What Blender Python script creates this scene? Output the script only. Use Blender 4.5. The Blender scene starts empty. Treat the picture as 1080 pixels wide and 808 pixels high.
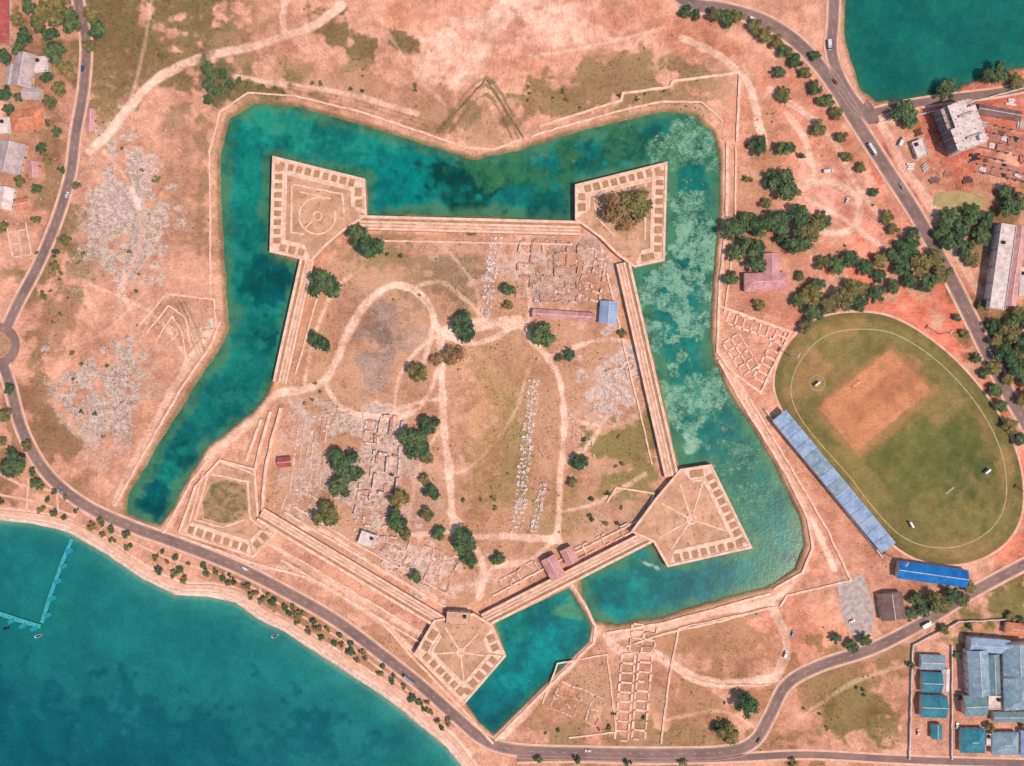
import bpy, math, random
import numpy as np
from mathutils import Vector, Quaternion
S = 0.7
random.seed(7)
C = bpy.context.scene.collection
K = 0.86
def W(x, y): return ((x-540)*S, (404-y)*S)
def s2l(c):
    c = c/255.0
    return c/12.92 if c <= 0.04045 else ((c+0.055)/1.055)**2.4
def lin(c, k=K): return tuple(s2l(v)*k for v in c)
def c4(c, k=K): return lin(c, k)+(1.0,)

# ------------------------------------------------------------ materials
def newmat(name):
    m = bpy.data.materials.new(name); m.use_nodes = True
    nt = m.node_tree; b = nt.nodes['Principled BSDF']
    return m, nt, b
def nd(nt, typ): return nt.nodes.new(typ)
def noise(nt, vec, scale, detail=6, rough=.6):
    n = nd(nt, 'ShaderNodeTexNoise'); n.inputs['Scale'].default_value = scale
    n.inputs['Detail'].default_value = detail; n.inputs['Roughness'].default_value = rough
    nt.links.new(vec, n.inputs['Vector']); return n.outputs['Fac']
def maprange(nt, val, a, b, c=0., d=1.):
    n = nd(nt, 'ShaderNodeMapRange'); n.interpolation_type = 'SMOOTHSTEP'
    n.inputs['From Min'].default_value = a; n.inputs['From Max'].default_value = b
    n.inputs['To Min'].default_value = c; n.inputs['To Max'].default_value = d
    nt.links.new(val, n.inputs['Value']); return n.outputs['Result']
def mix(nt, fac, a, b, blend='MIX'):
    n = nd(nt, 'ShaderNodeMix'); n.data_type = 'RGBA'; n.blend_type = blend
    for sock, v in ((n.inputs[0], fac), (n.inputs[6], a), (n.inputs[7], b)):
        if isinstance(v, (int, float, tuple)): sock.default_value = v
        else: nt.links.new(v, sock)
    return n.outputs[2]
def math_(nt, op, a, b):
    n = nd(nt, 'ShaderNodeMath'); n.operation = op
    for i, v in enumerate((a, b)):
        if isinstance(v, (int, float)): n.inputs[i].default_value = v
        else: nt.links.new(v, n.inputs[i])
    return n.outputs[0]
def wsum(nt, *pairs):
    out = None
    for v, k in pairs:
        t = math_(nt, 'MULTIPLY', v, k); out = t if out is None else math_(nt, 'ADD', out, t)
    return out
def bump(nt, b, h, strength, dist):
    n = nd(nt, 'ShaderNodeBump'); n.inputs['Strength'].default_value = strength
    n.inputs['Distance'].default_value = dist
    nt.links.new(h, n.inputs['Height']); nt.links.new(n.outputs['Normal'], b.inputs['Normal'])
def pos(nt): return nd(nt, 'ShaderNodeNewGeometry').outputs['Position']
def objc(nt): return nd(nt, 'ShaderNodeTexCoord').outputs['Object']

def mat(name, c1, c2, scale=.3, rough=.85, bmp=.4, c3=None, thr=.6, local=False, stripe=None, k=K, spec=.3):
    m, nt, b = newmat(name)
    v = objc(nt) if local else pos(nt)
    n1 = noise(nt, v, scale, 8, .65)
    col = mix(nt, maprange(nt, n1, .35, .65), c4(c1, k), c4(c2, k))
    n2 = noise(nt, v, scale*7, 4, .6)
    col = mix(nt, 1.0, col, mix(nt, n2, (.72, .72, .72, 1), (1.28, 1.28, 1.28, 1)), 'MULTIPLY')
    if c3:
        n3 = noise(nt, v, scale*2.3, 8, .75)
        col = mix(nt, maprange(nt, n3, thr-.04, thr+.08), col, c4(c3, k))
    h = n2
    if stripe:
        w = nd(nt, 'ShaderNodeTexWave'); w.inputs['Scale'].default_value = stripe
        w.inputs['Distortion'].default_value = 0
        nt.links.new(v, w.inputs['Vector'])
        col = mix(nt, .3, col, mix(nt, w.outputs['Fac'], (.55, .55, .55, 1), (1.3, 1.3, 1.3, 1)), 'MULTIPLY')
        h = w.outputs['Fac']
    nt.links.new(col, b.inputs['Base Color'])
    b.inputs['Roughness'].default_value = rough
    b.inputs['Specular IOR Level'].default_value = spec
    bump(nt, b, h, bmp, .15)
    return m

def attr(nt, name):
    a = nd(nt, 'ShaderNodeAttribute'); a.attribute_name = name; return a
def ground_mat(name='dry_salmon_earth', amp=1.0):
    m, nt, b = newmat(name); v = pos(nt)
    base = attr(nt, 'Col').outputs['Color']
    sep = nd(nt, 'ShaderNodeSeparateColor'); nt.links.new(attr(nt, 'Msk').outputs['Color'], sep.inputs[0])
    veg, rub = sep.outputs[0], sep.outputs[1]
    big = noise(nt, v, .022, 12, .76); mid = noise(nt, v, .1, 10, .8); fin = noise(nt, v, .7, 6, .75); dots = noise(nt, v, .42, 3, .55)
    def mul(col, n, lo, hi, a=.3, z=.7): return mix(nt, 1.0, col, mix(nt, maprange(nt, n, a, z), lo+(1,), hi+(1,)), 'MULTIPLY')
    if amp == 1.0:
        col = mul(base, big, (.66, .60, .55), (1.32, 1.38, 1.44)); col = mul(col, mid, (.72, .70, .68), (1.26, 1.28, 1.30)); col = mul(col, fin, (.78, .78, .77), (1.22, 1.23, 1.24))
    else:
        col = mul(base, big, (.72, .76, .76), (1.28, 1.2, 1.2)); col = mul(col, mid, (.78, .80, .8), (1.22, 1.18, 1.18)); col = mul(col, fin, (.82, .82, .82), (1.18, 1.18, 1.18))
    g = maprange(nt, wsum(nt, (mid, .6), (big, .4), (veg, .36)), .57, .74)
    col = mix(nt, math_(nt, 'MULTIPLY', g, .62), col, c4((146, 122, 80)))
    g2 = maprange(nt, wsum(nt, (dots, .45), (mid, .35), (fin, .2), (veg, .20)), .61, .69)
    col = mix(nt, math_(nt, 'MULTIPLY', g2, .68), col, c4((102, 90, 58)))
    brk = noise(nt, v, .18, 9, .85); chip = noise(nt, v, 1.2, 5, .8)
    r = maprange(nt, wsum(nt, (brk, .42), (chip, .58), (rub, .185)), .595, .67)
    col = mix(nt, math_(nt, 'MULTIPLY', r, .74), col, c4((246, 218, 202)))
    brk2 = noise(nt, v, .24, 9, .88)
    r = maprange(nt, wsum(nt, (brk2, .68), (fin, .32), (rub, .16)), .605, .69)
    col = mix(nt, math_(nt, 'MULTIPLY', r, .6), col, c4((120, 90, 72)))
    nt.links.new(col, b.inputs['Base Color']); b.inputs['Roughness'].default_value = .95
    b.inputs['Specular IOR Level'].default_value = .1
    bump(nt, b, wsum(nt, (mid, 1.), (fin, .35)), .8, 1.5)
    return m
def water_mat():
    m, nt, b = newmat('teal_water'); v = pos(nt)
    base = attr(nt, 'Col').outputs['Color']
    sep = nd(nt, 'ShaderNodeSeparateColor'); nt.links.new(attr(nt, 'Msk').outputs['Color'], sep.inputs[0])
    big = noise(nt, v, .03, 9, .68); mid = noise(nt, v, .11, 8, .76); rip = noise(nt, v, .8, 4, .7)
    veg, foam = sep.outputs[0], sep.outputs[1]
    ton = mix(nt, 1.0, mix(nt, maprange(nt, big, .34, .66), (.42, .66, .72, 1), (1.6, 1.3, 1.28, 1)), mix(nt, maprange(nt, mid, .3, .7), (.62, .76, .78, 1), (1.5, 1.27, 1.22, 1)), 'MULTIPLY')
    calm = mix(nt, maprange(nt, big, .34, .66), (.84, .9, .92, 1), (1.14, 1.1, 1.08, 1))
    ton = mix(nt, sep.outputs[2], ton, calm)
    col = mix(nt, 1.0, base, ton, 'MULTIPLY')
    col = mix(nt, 1.0, col, mix(nt, maprange(nt, rip, .3, .7), (.86, .88, .88, 1), (1.14, 1.12, 1.12, 1)), 'MULTIPLY')
    al = maprange(nt, wsum(nt, (mid, .6), (big, .4), (veg, .26)), .58, .72)
    col = mix(nt, math_(nt, 'MULTIPLY', al, .6), col, c4((60, 112, 74)))
    dk = noise(nt, v, .07, 10, .85)
    col = mix(nt, math_(nt, 'MULTIPLY', maprange(nt, wsum(nt, (dk, 1.), (foam, .05)), .54, .63), wsum(nt, (foam, .6), (veg, .4))), col, c4((4, 68, 60)))
    mp = nd(nt, 'ShaderNodeMapping'); mp.inputs['Rotation'].default_value = (0, 0, .5); mp.inputs['Scale'].default_value = (.5, 1.05, 1)
    nt.links.new(v, mp.inputs['Vector']); sv = mp.outputs['Vector']
    f1 = noise(nt, sv, .9, 8, .92); f2 = noise(nt, v, .09, 9, .88)
    fo = maprange(nt, wsum(nt, (f1, .5), (f2, .5), (foam, .115)), .575, .665)
    col = mix(nt, math_(nt, 'MULTIPLY', fo, math_(nt, 'MINIMUM', wsum(nt, (foam, 1.6)), .7)), col, c4((158, 200, 166)))
    nt.links.new(col, b.inputs['Base Color']); b.inputs['Roughness'].default_value = .2
    b.inputs['Specular IOR Level'].default_value = .3
    bump(nt, b, noise(nt, v, .4, 5, .65), .3, .3)
    return m
def leaf_mat(name, dark, light):
    m, nt, b = newmat(name); v = objc(nt)
    r = nd(nt, 'ShaderNodeObjectInfo').outputs['Random']
    n1 = noise(nt, v, 2.6, 4, .7)
    col = mix(nt, maprange(nt, n1, .35, .68), c4(dark, 1), c4(light, 1))
    col = mix(nt, 1.0, col, mix(nt, r, (.8, .86, .9, 1), (1.5, 1.22, 1.1, 1)), 'MULTIPLY')
    nt.links.new(col, b.inputs['Base Color']); b.inputs['Roughness'].default_value = .75
    b.inputs['Specular IOR Level'].default_value = .15
    return m
M = {}
M['ground'] = ground_mat(); M['field'] = ground_mat('worn_sports_turf', .5); M['water'] = water_mat()
M['asphalt'] = mat('worn_asphalt', (126, 100, 92), (152, 120, 108), .05, .9, .2, (172, 136, 120), .62)
M['kerb'] = mat('kerb_concrete', (216, 180, 160), (190, 154, 136), .4)
M['paint'] = mat('road_paint', (215, 192, 176), (185, 160, 144), .8)
M['chalk'] = mat('faded_chalk', (200, 182, 138), (172, 156, 108), .3)
M['stone'] = mat('pale_coral_stone', (250, 210, 184), (222, 174, 144), .22, .9, .6, (176, 132, 106), .61)
M['stone_g'] = mat('broken_coral_stone', (244, 212, 192), (200, 160, 138), .5, .9, .7, (146, 110, 90), .57)
M['stone_r'] = mat('red_brown_ruin_stone', (214, 162, 138), (168, 118, 94), .4, .9, .7, (236, 204, 186), .58)
M['stone_d'] = mat('weathered_stone', (220, 172, 144), (184, 138, 110), .25, .9, .6, (148, 110, 86), .6)
M['walk'] = mat('rampart_walk', (234, 184, 152), (202, 152, 122), .12, .95, .5, (158, 126, 90), .58)
M['terr'] = mat('bastion_terrace', (222, 168, 134), (188, 142, 108), .1, .95, .6, (144, 120, 80), .57)
M['turf'] = mat('dry_turf_top', (196, 146, 112), (166, 126, 92), .18, .95, .6, (130, 110, 72), .57)
M['gturf'] = mat('green_brown_turf', (184, 142, 108), (150, 122, 82), .09, .95, .7, (118, 104, 66), .5)
M['hedge'] = mat('dark_ditch_scrub', (118, 108, 70), (96, 92, 60), .3, .95, .8, (170, 134, 98), .54)
M['path'] = mat('trodden_path', (242, 190, 162), (218, 164, 136), .15, .95, .4, (188, 140, 112), .62)
M['plot'] = mat('yellow_tan_plot', (186, 164, 112), (166, 142, 94), .15, .95, .4, (200, 160, 122), .6)
M['white'] = mat('white_plaster', (236, 222, 212), (208, 190, 178), .3)
M['cream'] = mat('cream_plaster', (238, 208, 186), (210, 176, 154), .3)
M['conc'] = mat('bare_concrete', (204, 182, 172), (168, 146, 136), .3, .9, .4, (124, 104, 98), .62)
M['redc'] = mat('reddish_foundation', (196, 130, 108), (164, 104, 86), .3, .9, .4, (214, 170, 148), .6)
M['dark'] = mat('dark_opening', (48, 44, 46), (66, 58, 58), .5)
M['wood'] = mat('weathered_wood', (122, 88, 70), (90, 66, 54), 1.)
M['glass'] = mat('window_glass', (50, 66, 74), (70, 86, 92), .5, .15, .0, spec=.6)
def roofm(n, a, b, c=None, st=1.2): return mat(n, a, b, .15, .65, .5, c, .58, local=True, stripe=st)
M['r_red'] = roofm('red_roof', (188, 92, 82), (160, 74, 66), (206, 128, 108))
M['r_orange'] = roofm('orange_tile', (232, 148, 108), (200, 118, 86), (160, 100, 80))
M['r_grey'] = roofm('grey_sheet', (206, 182, 176), (172, 148, 146), (226, 206, 198))
M['r_pink'] = roofm('faded_pink_roof', (224, 162, 154), (192, 130, 124), (238, 188, 174))
M['r_blue'] = roofm('bright_blue_sheet', (18, 124, 196), (10, 98, 172), (50, 146, 206))
M['r_steel'] = roofm('blue_grey_sheet', (166, 186, 208), (136, 158, 188), (196, 208, 218))
M['r_teal'] = roofm('teal_sheet', (60, 140, 154), (40, 112, 130), (110, 170, 174))
M['r_lgrey'] = roofm('light_blue_grey_sheet', (150, 172, 184), (118, 144, 158), (196, 204, 204))
M['r_mix'] = roofm('mixed_grey_green_sheet', (122, 156, 160), (96, 128, 134), (170, 184, 180))
M['r_brown'] = roofm('brown_sheet', (144, 110, 104), (116, 88, 84), (172, 134, 120))
M['slab'] = mat('pale_roof_slab', (236, 216, 206), (202, 178, 168), .2, .9, .3, (152, 126, 116), .6)
M['deck'] = mat('turquoise_deck', (76, 176, 178), (48, 148, 156), .6)
M['leafA'] = leaf_mat('dark_leaves', (42, 64, 50), (96, 116, 72))
M['leafB'] = leaf_mat('olive_leaves', (72, 78, 48), (132, 124, 76))
M['leafC'] = leaf_mat('brown_leaves', (104, 84, 60), (156, 124, 86))
M['bark'] = mat('bark', (100, 78, 62), (74, 58, 48), 1.)
M['tyre'] = mat('tyre_rubber', (34, 32, 32), (48, 44, 42), 2.)
for nme, cc in (('white', (228, 224, 220)), ('red', (170, 40, 36)), ('blue', (40, 80, 140)), ('silver', (160, 158, 158)), ('black', (40, 38, 40)), ('teal', (30, 150, 164))):
    M['p_'+nme] = mat('car_paint_'+nme, cc, tuple(int(v*.92) for v in cc), .5, .35, .0, spec=.5)

# ------------------------------------------------------------ mesh builder
def area(p):
    return .5*sum(p[i][0]*p[(i+1) % len(p)][1]-p[(i+1) % len(p)][0]*p[i][1] for i in range(len(p)))
class MB:
    def __init__(s): s.v = []; s.f = []; s.m = []
    def poly(s, pts, z0, z1, mi=0, mt=None):
        pts = list(pts)
        if area(pts) < 0: pts.reverse()
        n = len(pts); b = len(s.v)
        s.v += [(x, y, z0) for x, y in pts]+[(x, y, z1) for x, y in pts]
        for i in range(n):
            j = (i+1) % n; s.f.append((b+i, b+j, b+n+j, b+n+i)); s.m.append(mi)
        s.f.append(tuple(b+n+i for i in range(n))); s.m.append(mi if mt is None else mt)
        s.f.append(tuple(b+n-1-i for i in range(n))); s.m.append(mi)
        return s
    def sheet(s, pts, z, mi=0):
        pts = list(pts)
        if area(pts) < 0: pts.reverse()
        b = len(s.v); s.v += [(x, y, z) for x, y in pts]; s.f.append(tuple(range(b, b+len(pts)))); s.m.append(mi); return s
    def box(s, cx, cy, w, d, z0, z1, ang=0, mi=0, mt=None):
        c, q = math.cos(ang), math.sin(ang)
        return s.poly([(cx+a*w/2*c-b*d/2*q, cy+a*w/2*q+b*d/2*c) for a, b in ((-1, -1), (1, -1), (1, 1), (-1, 1))], z0, z1, mi, mt)
    def wall(s, pts, w, z0, z1, closed=False, mi=0, jit=0):
        L, R = offs(pts, w/2, closed), offs(pts, -w/2, closed)
        n = len(pts); b = len(s.v)
        for i in range(n):
            zt = z1+(random.uniform(-jit, jit) if jit else 0)
            s.v += [(L[i][0], L[i][1], z0), (R[i][0], R[i][1], z0), (R[i][0], R[i][1], zt), (L[i][0], L[i][1], zt)]
        for i in range(n if closed else n-1):
            a = b+4*i; c = b+4*((i+1) % n)
            s.f += [(a+3, a+2, c+2, c+3), (a+0, a+3, c+3, c+0), (a+2, a+1, c+1, c+2), (a+1, a+0, c+0, c+1)]; s.m += [mi]*4
        if not closed:
            a = b; c = b+4*(n-1); s.f += [(a, a+1, a+2, a+3), (c+3, c+2, c+1, c)]; s.m += [mi]*2
        return s
    def ribbon(s, pts, w, z, closed=False, mi=0):
        L, R = offs(pts, w/2, closed), offs(pts, -w/2, closed)
        n = len(pts); b = len(s.v)
        for i in range(n): s.v += [(R[i][0], R[i][1], z), (L[i][0], L[i][1], z)]
        for i in range(n if closed else n-1):
            a = b+2*i; c = b+2*((i+1) % n); s.f.append((a, c, c+1, a+1)); s.m.append(mi)
        return s
    def build(s, name, mats, parent=None, local=False):
        if not isinstance(mats, (list, tuple)): mats = [mats]
        if parent is None:
            A = np.array(s.v); o0 = (A[:, 0].mean(), A[:, 1].mean(), A[:, 2].min()) if not local else (0, 0, 0)
        else: o0 = tuple(parent.location) if not local else (0, 0, 0)
        me = bpy.data.meshes.new(name)
        me.from_pydata([(x-o0[0], y-o0[1], z-o0[2]) for x, y, z in s.v], [], s.f)
        for m in mats: me.materials.append(m)
        if len(mats) > 1: me.polygons.foreach_set('material_index', s.m)
        me.update()
        o = bpy.data.objects.new(name, me); C.objects.link(o)
        if parent is not None: o.parent = parent
        else: o.location = o0
        return o
def offs(pts, d, closed=False):
    n = len(pts); out = []
    for i in range(n):
        p = pts[i]
        a = pts[i-1] if (i > 0 or closed) else None
        c = pts[(i+1) % n] if (i < n-1 or closed) else None
        ns = []
        for u, v in ((a, p), (p, c)):
            if u is None or v is None: continue
            dx, dy = v[0]-u[0], v[1]-u[1]; l = math.hypot(dx, dy) or 1
            ns.append((-dy/l, dx/l))
        if len(ns) == 1: nx, ny = ns[0]; k = 1
        else:
            nx, ny = ns[0][0]+ns[1][0], ns[0][1]+ns[1][1]; l = math.hypot(nx, ny) or 1
            nx /= l; ny /= l; k = min(2.0, 1/max(.3, nx*ns[0][0]+ny*ns[0][1]))
        out.append((p[0]+nx*d*k, p[1]+ny*d*k))
    return out
def smooth(pts, n=6, closed=False):
    out = []; m = len(pts)
    for i in range(m if closed else m-1):
        P = [pts[(i+j) % m] if closed else pts[max(0, min(m-1, i+j))] for j in (-1, 0, 1, 2)]
        for k in range(n):
            t = k/n
            out.append(tuple(.5*(2*P[1][c]+(P[2][c]-P[0][c])*t+(2*P[0][c]-5*P[1][c]+4*P[2][c]-P[3][c])*t*t+(3*P[1][c]-P[0][c]-3*P[2][c]+P[3][c])*t**3) for c in (0, 1)))
    if not closed: out.append(pts[-1])
    return out
def Ws(p): return [W(*q) for q in p]
def resamp(pts, step):
    out = [pts[0]]
    for a, b in zip(pts[:-1], pts[1:]):
        l = math.dist(a, b); k = max(1, int(round(l/step)))
        out += [(a[0]+(b[0]-a[0])*i/k, a[1]+(b[1]-a[1])*i/k) for i in range(1, k+1)]
    return out
def at_t(pts, t):
    L = [0]
    for a, b in zip(pts[:-1], pts[1:]): L.append(L[-1]+math.dist(a, b))
    d = t*L[-1]
    for i in range(len(pts)-1):
        if d <= L[i+1] or i == len(pts)-2:
            f = (d-L[i])/max(1e-6, L[i+1]-L[i]); return (pts[i][0]+(pts[i+1][0]-pts[i][0])*f, pts[i][1]+(pts[i+1][1]-pts[i][1])*f)
def tag(o, label, cat, group=None, kind=None):
    if label: o['label'] = label
    if cat: o['category'] = cat
    if group: o['group'] = group
    if kind: o['kind'] = kind
    return o
def empty(name, x, y, z=0, rz=0, px=True):
    o = bpy.data.objects.new(name, None); C.objects.link(o)
    X, Y = W(x, y) if px else (x, y)
    o.location = (X, Y, z); o.rotation_euler = (0, 0, rz); o.empty_display_size = 1; return o
def struct(o): o['kind'] = 'structure'; return o
ONES = 'first second third fourth fifth sixth seventh eighth ninth tenth eleventh twelfth thirteenth fourteenth fifteenth sixteenth seventeenth eighteenth nineteenth twentieth'.split()
TENS = {2: 'twenty', 3: 'thirty', 4: 'forty', 5: 'fifty', 6: 'sixty', 7: 'seventy', 8: 'eighty', 9: 'ninety', 10: 'hundred'}
def ordw(n):
    if n <= 20: return ONES[n-1]
    t, o = divmod(n, 10)
    if n > 100: return 'hundred-and-'+ordw(n-100)
    return TENS[t]+'-'+ONES[o-1] if o else ('hundredth' if t == 10 else TENS[t][:-1]+'ieth')

# ------------------------------------------------------------ outlines in map units
MOAT = [(133,541),(136,520),(160,480),(200,415),(233,365),(241,345),(238,300),(233,230),(232,160),(243,124),(268,109),(310,112),(380,130),(440,150),(500,168),(548,158),(600,141),(650,129),(700,117),(732,121),(752,140),(759,165),(758,230),(752,300),(749,350),(752,378),(775,425),(800,462),(822,500),(843,545),(848,575),(838,600),(810,618),(750,635),(700,650),(650,659),(628,655),(615,628),(613,608),(650,590),(686,571),(692,585),(703,597),(740,590),(792,577),(768,525),(749,488),(716,493),(710,470),(700,420),(685,360),(667,285),(670,280),(700,276),(703,172),(606,196),(606,232),(500,228),(388,226),(386,190),(288,165),(286,266),(316,277),(310,320),(296,375),(283,412),(266,435),(240,455),(220,470),(200,500),(182,535),(168,553),(150,550)]
FOSSE = [(522,658),(560,640),(600,621),(612,640),(623,660),(621,676),(570,726),(520,775),(505,762),(490,740),(512,713),(534,690)]
LAGOON = [(-9000,540),(-60,545),(0,549),(30,552),(70,561),(110,584),(150,611),(185,628),(222,630),(248,636),(270,652),(300,667),(330,687),(370,713),(410,739),(440,764),(470,788),(492,815),(520,850),(600,900),(900,940),(9000,1000),(9000,9000),(-9000,9000)]
POND = [(893,-120),(891,30),(896,60),(907,92),(925,107),(960,104),(1000,94),(1040,80),(1090,68),(1200,40),(1230,-120)]
OVAL = smooth([(905,330),(945,337),(990,365),(1030,405),(1060,450),(1076,495),(1077,540),(1060,572),(1025,592),(985,594),(950,580),(920,550),(885,505),(845,460),(822,425),(818,395),(833,362),(862,337)], 8, True)

def segdist(X, Y, pts, closed):
    d = np.full(X.shape, 1e9); n = len(pts)
    for i in range(n if closed else n-1):
        ax, ay = pts[i]; bx, by = pts[(i+1) % n]
        dx, dy = bx-ax, by-ay; l2 = dx*dx+dy*dy or 1e-9
        t = np.clip(((X-ax)*dx+(Y-ay)*dy)/l2, 0, 1)
        d = np.minimum(d, (X-ax-t*dx)**2+(Y-ay-t*dy)**2)
    return np.sqrt(d)
def inside(X, Y, pts):
    r = np.zeros(X.shape, bool); n = len(pts)
    for i in range(n):
        ax, ay = pts[i]; bx, by = pts[(i+1) % n]
        if ay == by: continue
        r ^= ((ay > Y) != (by > Y)) & (X < (bx-ax)*(Y-ay)/(by-ay)+ax)
    return r
def sdf(X, Y, pts):
    d = segdist(X, Y, pts, True); return np.where(inside(X, Y, pts), -d, d)
def vn(X, Y, sc, seed):
    r = np.random.RandomState(seed); g = r.rand(256, 256)
    x = X/sc+100; y = Y/sc+100
    xi = np.floor(x).astype(int); yi = np.floor(y).astype(int)
    fx = x-xi; fy = y-yi; fx = fx*fx*(3-2*fx); fy = fy*fy*(3-2*fy)
    a = g[yi % 256, xi % 256]; b = g[yi % 256, (xi+1) % 256]; c = g[(yi+1) % 256, xi % 256]; d = g[(yi+1) % 256, (xi+1) % 256]
    return (a*(1-fx)+b*fx)*(1-fy)+(c*(1-fx)+d*fx)*fy
def fbm(X, Y, sc, seed, o=4):
    s = 0; a = .5
    for i in range(o): s = s+a*vn(X, Y, sc/2**i, seed+i); a *= .5
    return s/(1-.5**o)
def sst(a, b, x):
    t = np.clip((x-a)/(b-a), 0, 1); return t*t*(3-2*t)
class Paint:
    def __init__(s, X, Y, base, tint=(1, 1, 1)):
        s.t = np.array(tint); s.X, s.Y = X, Y; s.C = np.empty(X.shape+(3,)); s.C[:] = s.l(base); s.V = np.zeros(X.shape); s.R = np.zeros(X.shape); s.B = np.zeros(X.shape)
        s.w = fbm(X, Y, 26, 3)-.5; s.w2 = fbm(X, Y, 9, 13)-.5
    def l(s, c): return np.array(lin(c))*s.t
    def app(s, k, w, col, veg, rub):
        if col is not None: s.C[k] = s.C[k]*(1-w[:, None])+s.l(col)*w[:, None]
        if veg is not None: s.V[k] = s.V[k]*(1-w)+veg*w
        if rub is not None: s.R[k] = s.R[k]*(1-w)+rub*w
    def blob(s, x, y, rx, ry, rot=0, col=None, a=.8, veg=None, rub=None, e=2.6):
        m = max(rx, ry)*1.9; k = np.nonzero((abs(s.X-x) < m) & (abs(s.Y-y) < m))
        if len(k[0]) == 0: return
        r = math.radians(rot); dx = s.X[k]-x; dy = s.Y[k]-y
        u = (dx*math.cos(r)+dy*math.sin(r))/rx; v = (-dx*math.sin(r)+dy*math.cos(r))/ry
        d = np.sqrt(u*u+v*v)+(s.w[k]+.7*s.w2[k])*e
        s.app(k, sst(1.2, .65, d)*a, col, veg, rub)
    def line(s, pts, wd, col=None, a=.8, veg=None, rub=None, soft=1.5, e=3.):
        pts = smooth(pts, 5); P = np.array(pts); m = wd+6
        k = np.nonzero((s.X > P[:, 0].min()-m) & (s.X < P[:, 0].max()+m) & (s.Y > P[:, 1].min()-m) & (s.Y < P[:, 1].max()+m))
        if len(k[0]) == 0: return
        d = segdist(s.X[k], s.Y[k], pts, False)+(s.w2[k]+s.w[k])*e
        s.app(k, sst(wd/2+soft, wd/2-soft*.6, d)*a, col, veg, rub)
    def area(s, pts, col=None, a=.8, veg=None, rub=None, soft=2., e=5.):
        P = np.array(pts); m = soft+8
        k = np.nonzero((s.X > P[:, 0].min()-m) & (s.X < P[:, 0].max()+m) & (s.Y > P[:, 1].min()-m) & (s.Y < P[:, 1].max()+m))
        if len(k[0]) == 0: return
        d = sdf(s.X[k], s.Y[k], pts)+(s.w2[k]+s.w[k])*e
        s.app(k, sst(soft, -soft, d)*a, col, veg, rub)
    def edge(s, w, col): s.C = s.C*(1-w[..., None])+s.l(col)*w[..., None]
def mesh_from(name, X, Y, Z, faces, paint, m):
    me = bpy.data.meshes.new(name); n = X.size
    me.vertices.add(n)
    co = np.stack([(X.ravel()-540)*S, (404-Y.ravel())*S, Z.ravel()], 1).astype(np.float32)
    me.vertices.foreach_set('co', co.ravel())
    F = np.asarray(faces, dtype=np.int32).reshape(-1, 4); nf = len(F)
    me.loops.add(nf*4); me.loops.foreach_set('vertex_index', F.ravel())
    me.polygons.add(nf); me.polygons.foreach_set('loop_start', np.arange(0, nf*4, 4, dtype=np.int32))
    for nm, arr in (('Col', paint.C.reshape(-1, 3)), ('Msk', np.stack([paint.V.ravel(), paint.R.ravel(), paint.B.ravel()], 1))):
        at = me.color_attributes.new(nm, 'FLOAT_COLOR', 'POINT')
        at.data.foreach_set('color', np.concatenate([arr, np.ones((n, 1))], 1).astype(np.float32).ravel())
    me.update(calc_edges=True); me.validate()
    me.polygons.foreach_set('use_smooth', np.ones(nf, bool))
    me.materials.append(m); o = bpy.data.objects.new(name, me); C.objects.link(o); return o
def gridfaces(h, w):
    i = np.arange(h-1)[:, None]*w+np.arange(w-1)[None, :]
    return np.stack([i, i+w, i+w+1, i+1], -1)

# ------------------------------------------------------------ ground
far = [-9000, -4000, -2000, -1000, -500, -250, -120]
xs = np.array(far+list(np.arange(-60, 1140, 1.5))+[1200, 1330, 1600, 2100, 3100, 5100, 9500])
ys = np.array(far+list(np.arange(-60, 870, 1.5))+[930, 1050, 1300, 1800, 2800, 4800, 9000])
X, Y = np.meshgrid(xs, ys)
wob = (fbm(X, Y, 14, 40)-.5)*5
dm = sdf(X, Y, MOAT)+wob*.7; df = sdf(X, Y, FOSSE); dl = sdf(X, Y, LAGOON)+wob*.25; dp = sdf(X, Y, POND)+wob
def bank(d, depth, slope): return -np.clip((-d+1.5)*slope, 0, depth)
Z = bank(dm, 4, .75)+bank(df, 4, 1.2)+bank(dl, 5, .6)+bank(dp, 4, .6)
FORT = [(388,246),(606,248),(650,285),(694,500),(690,550),(480,645),(275,540),(290,415),(340,280)]
g = G = Paint(X, Y, (222, 164, 135), (1.0, .96, .915))
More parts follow.
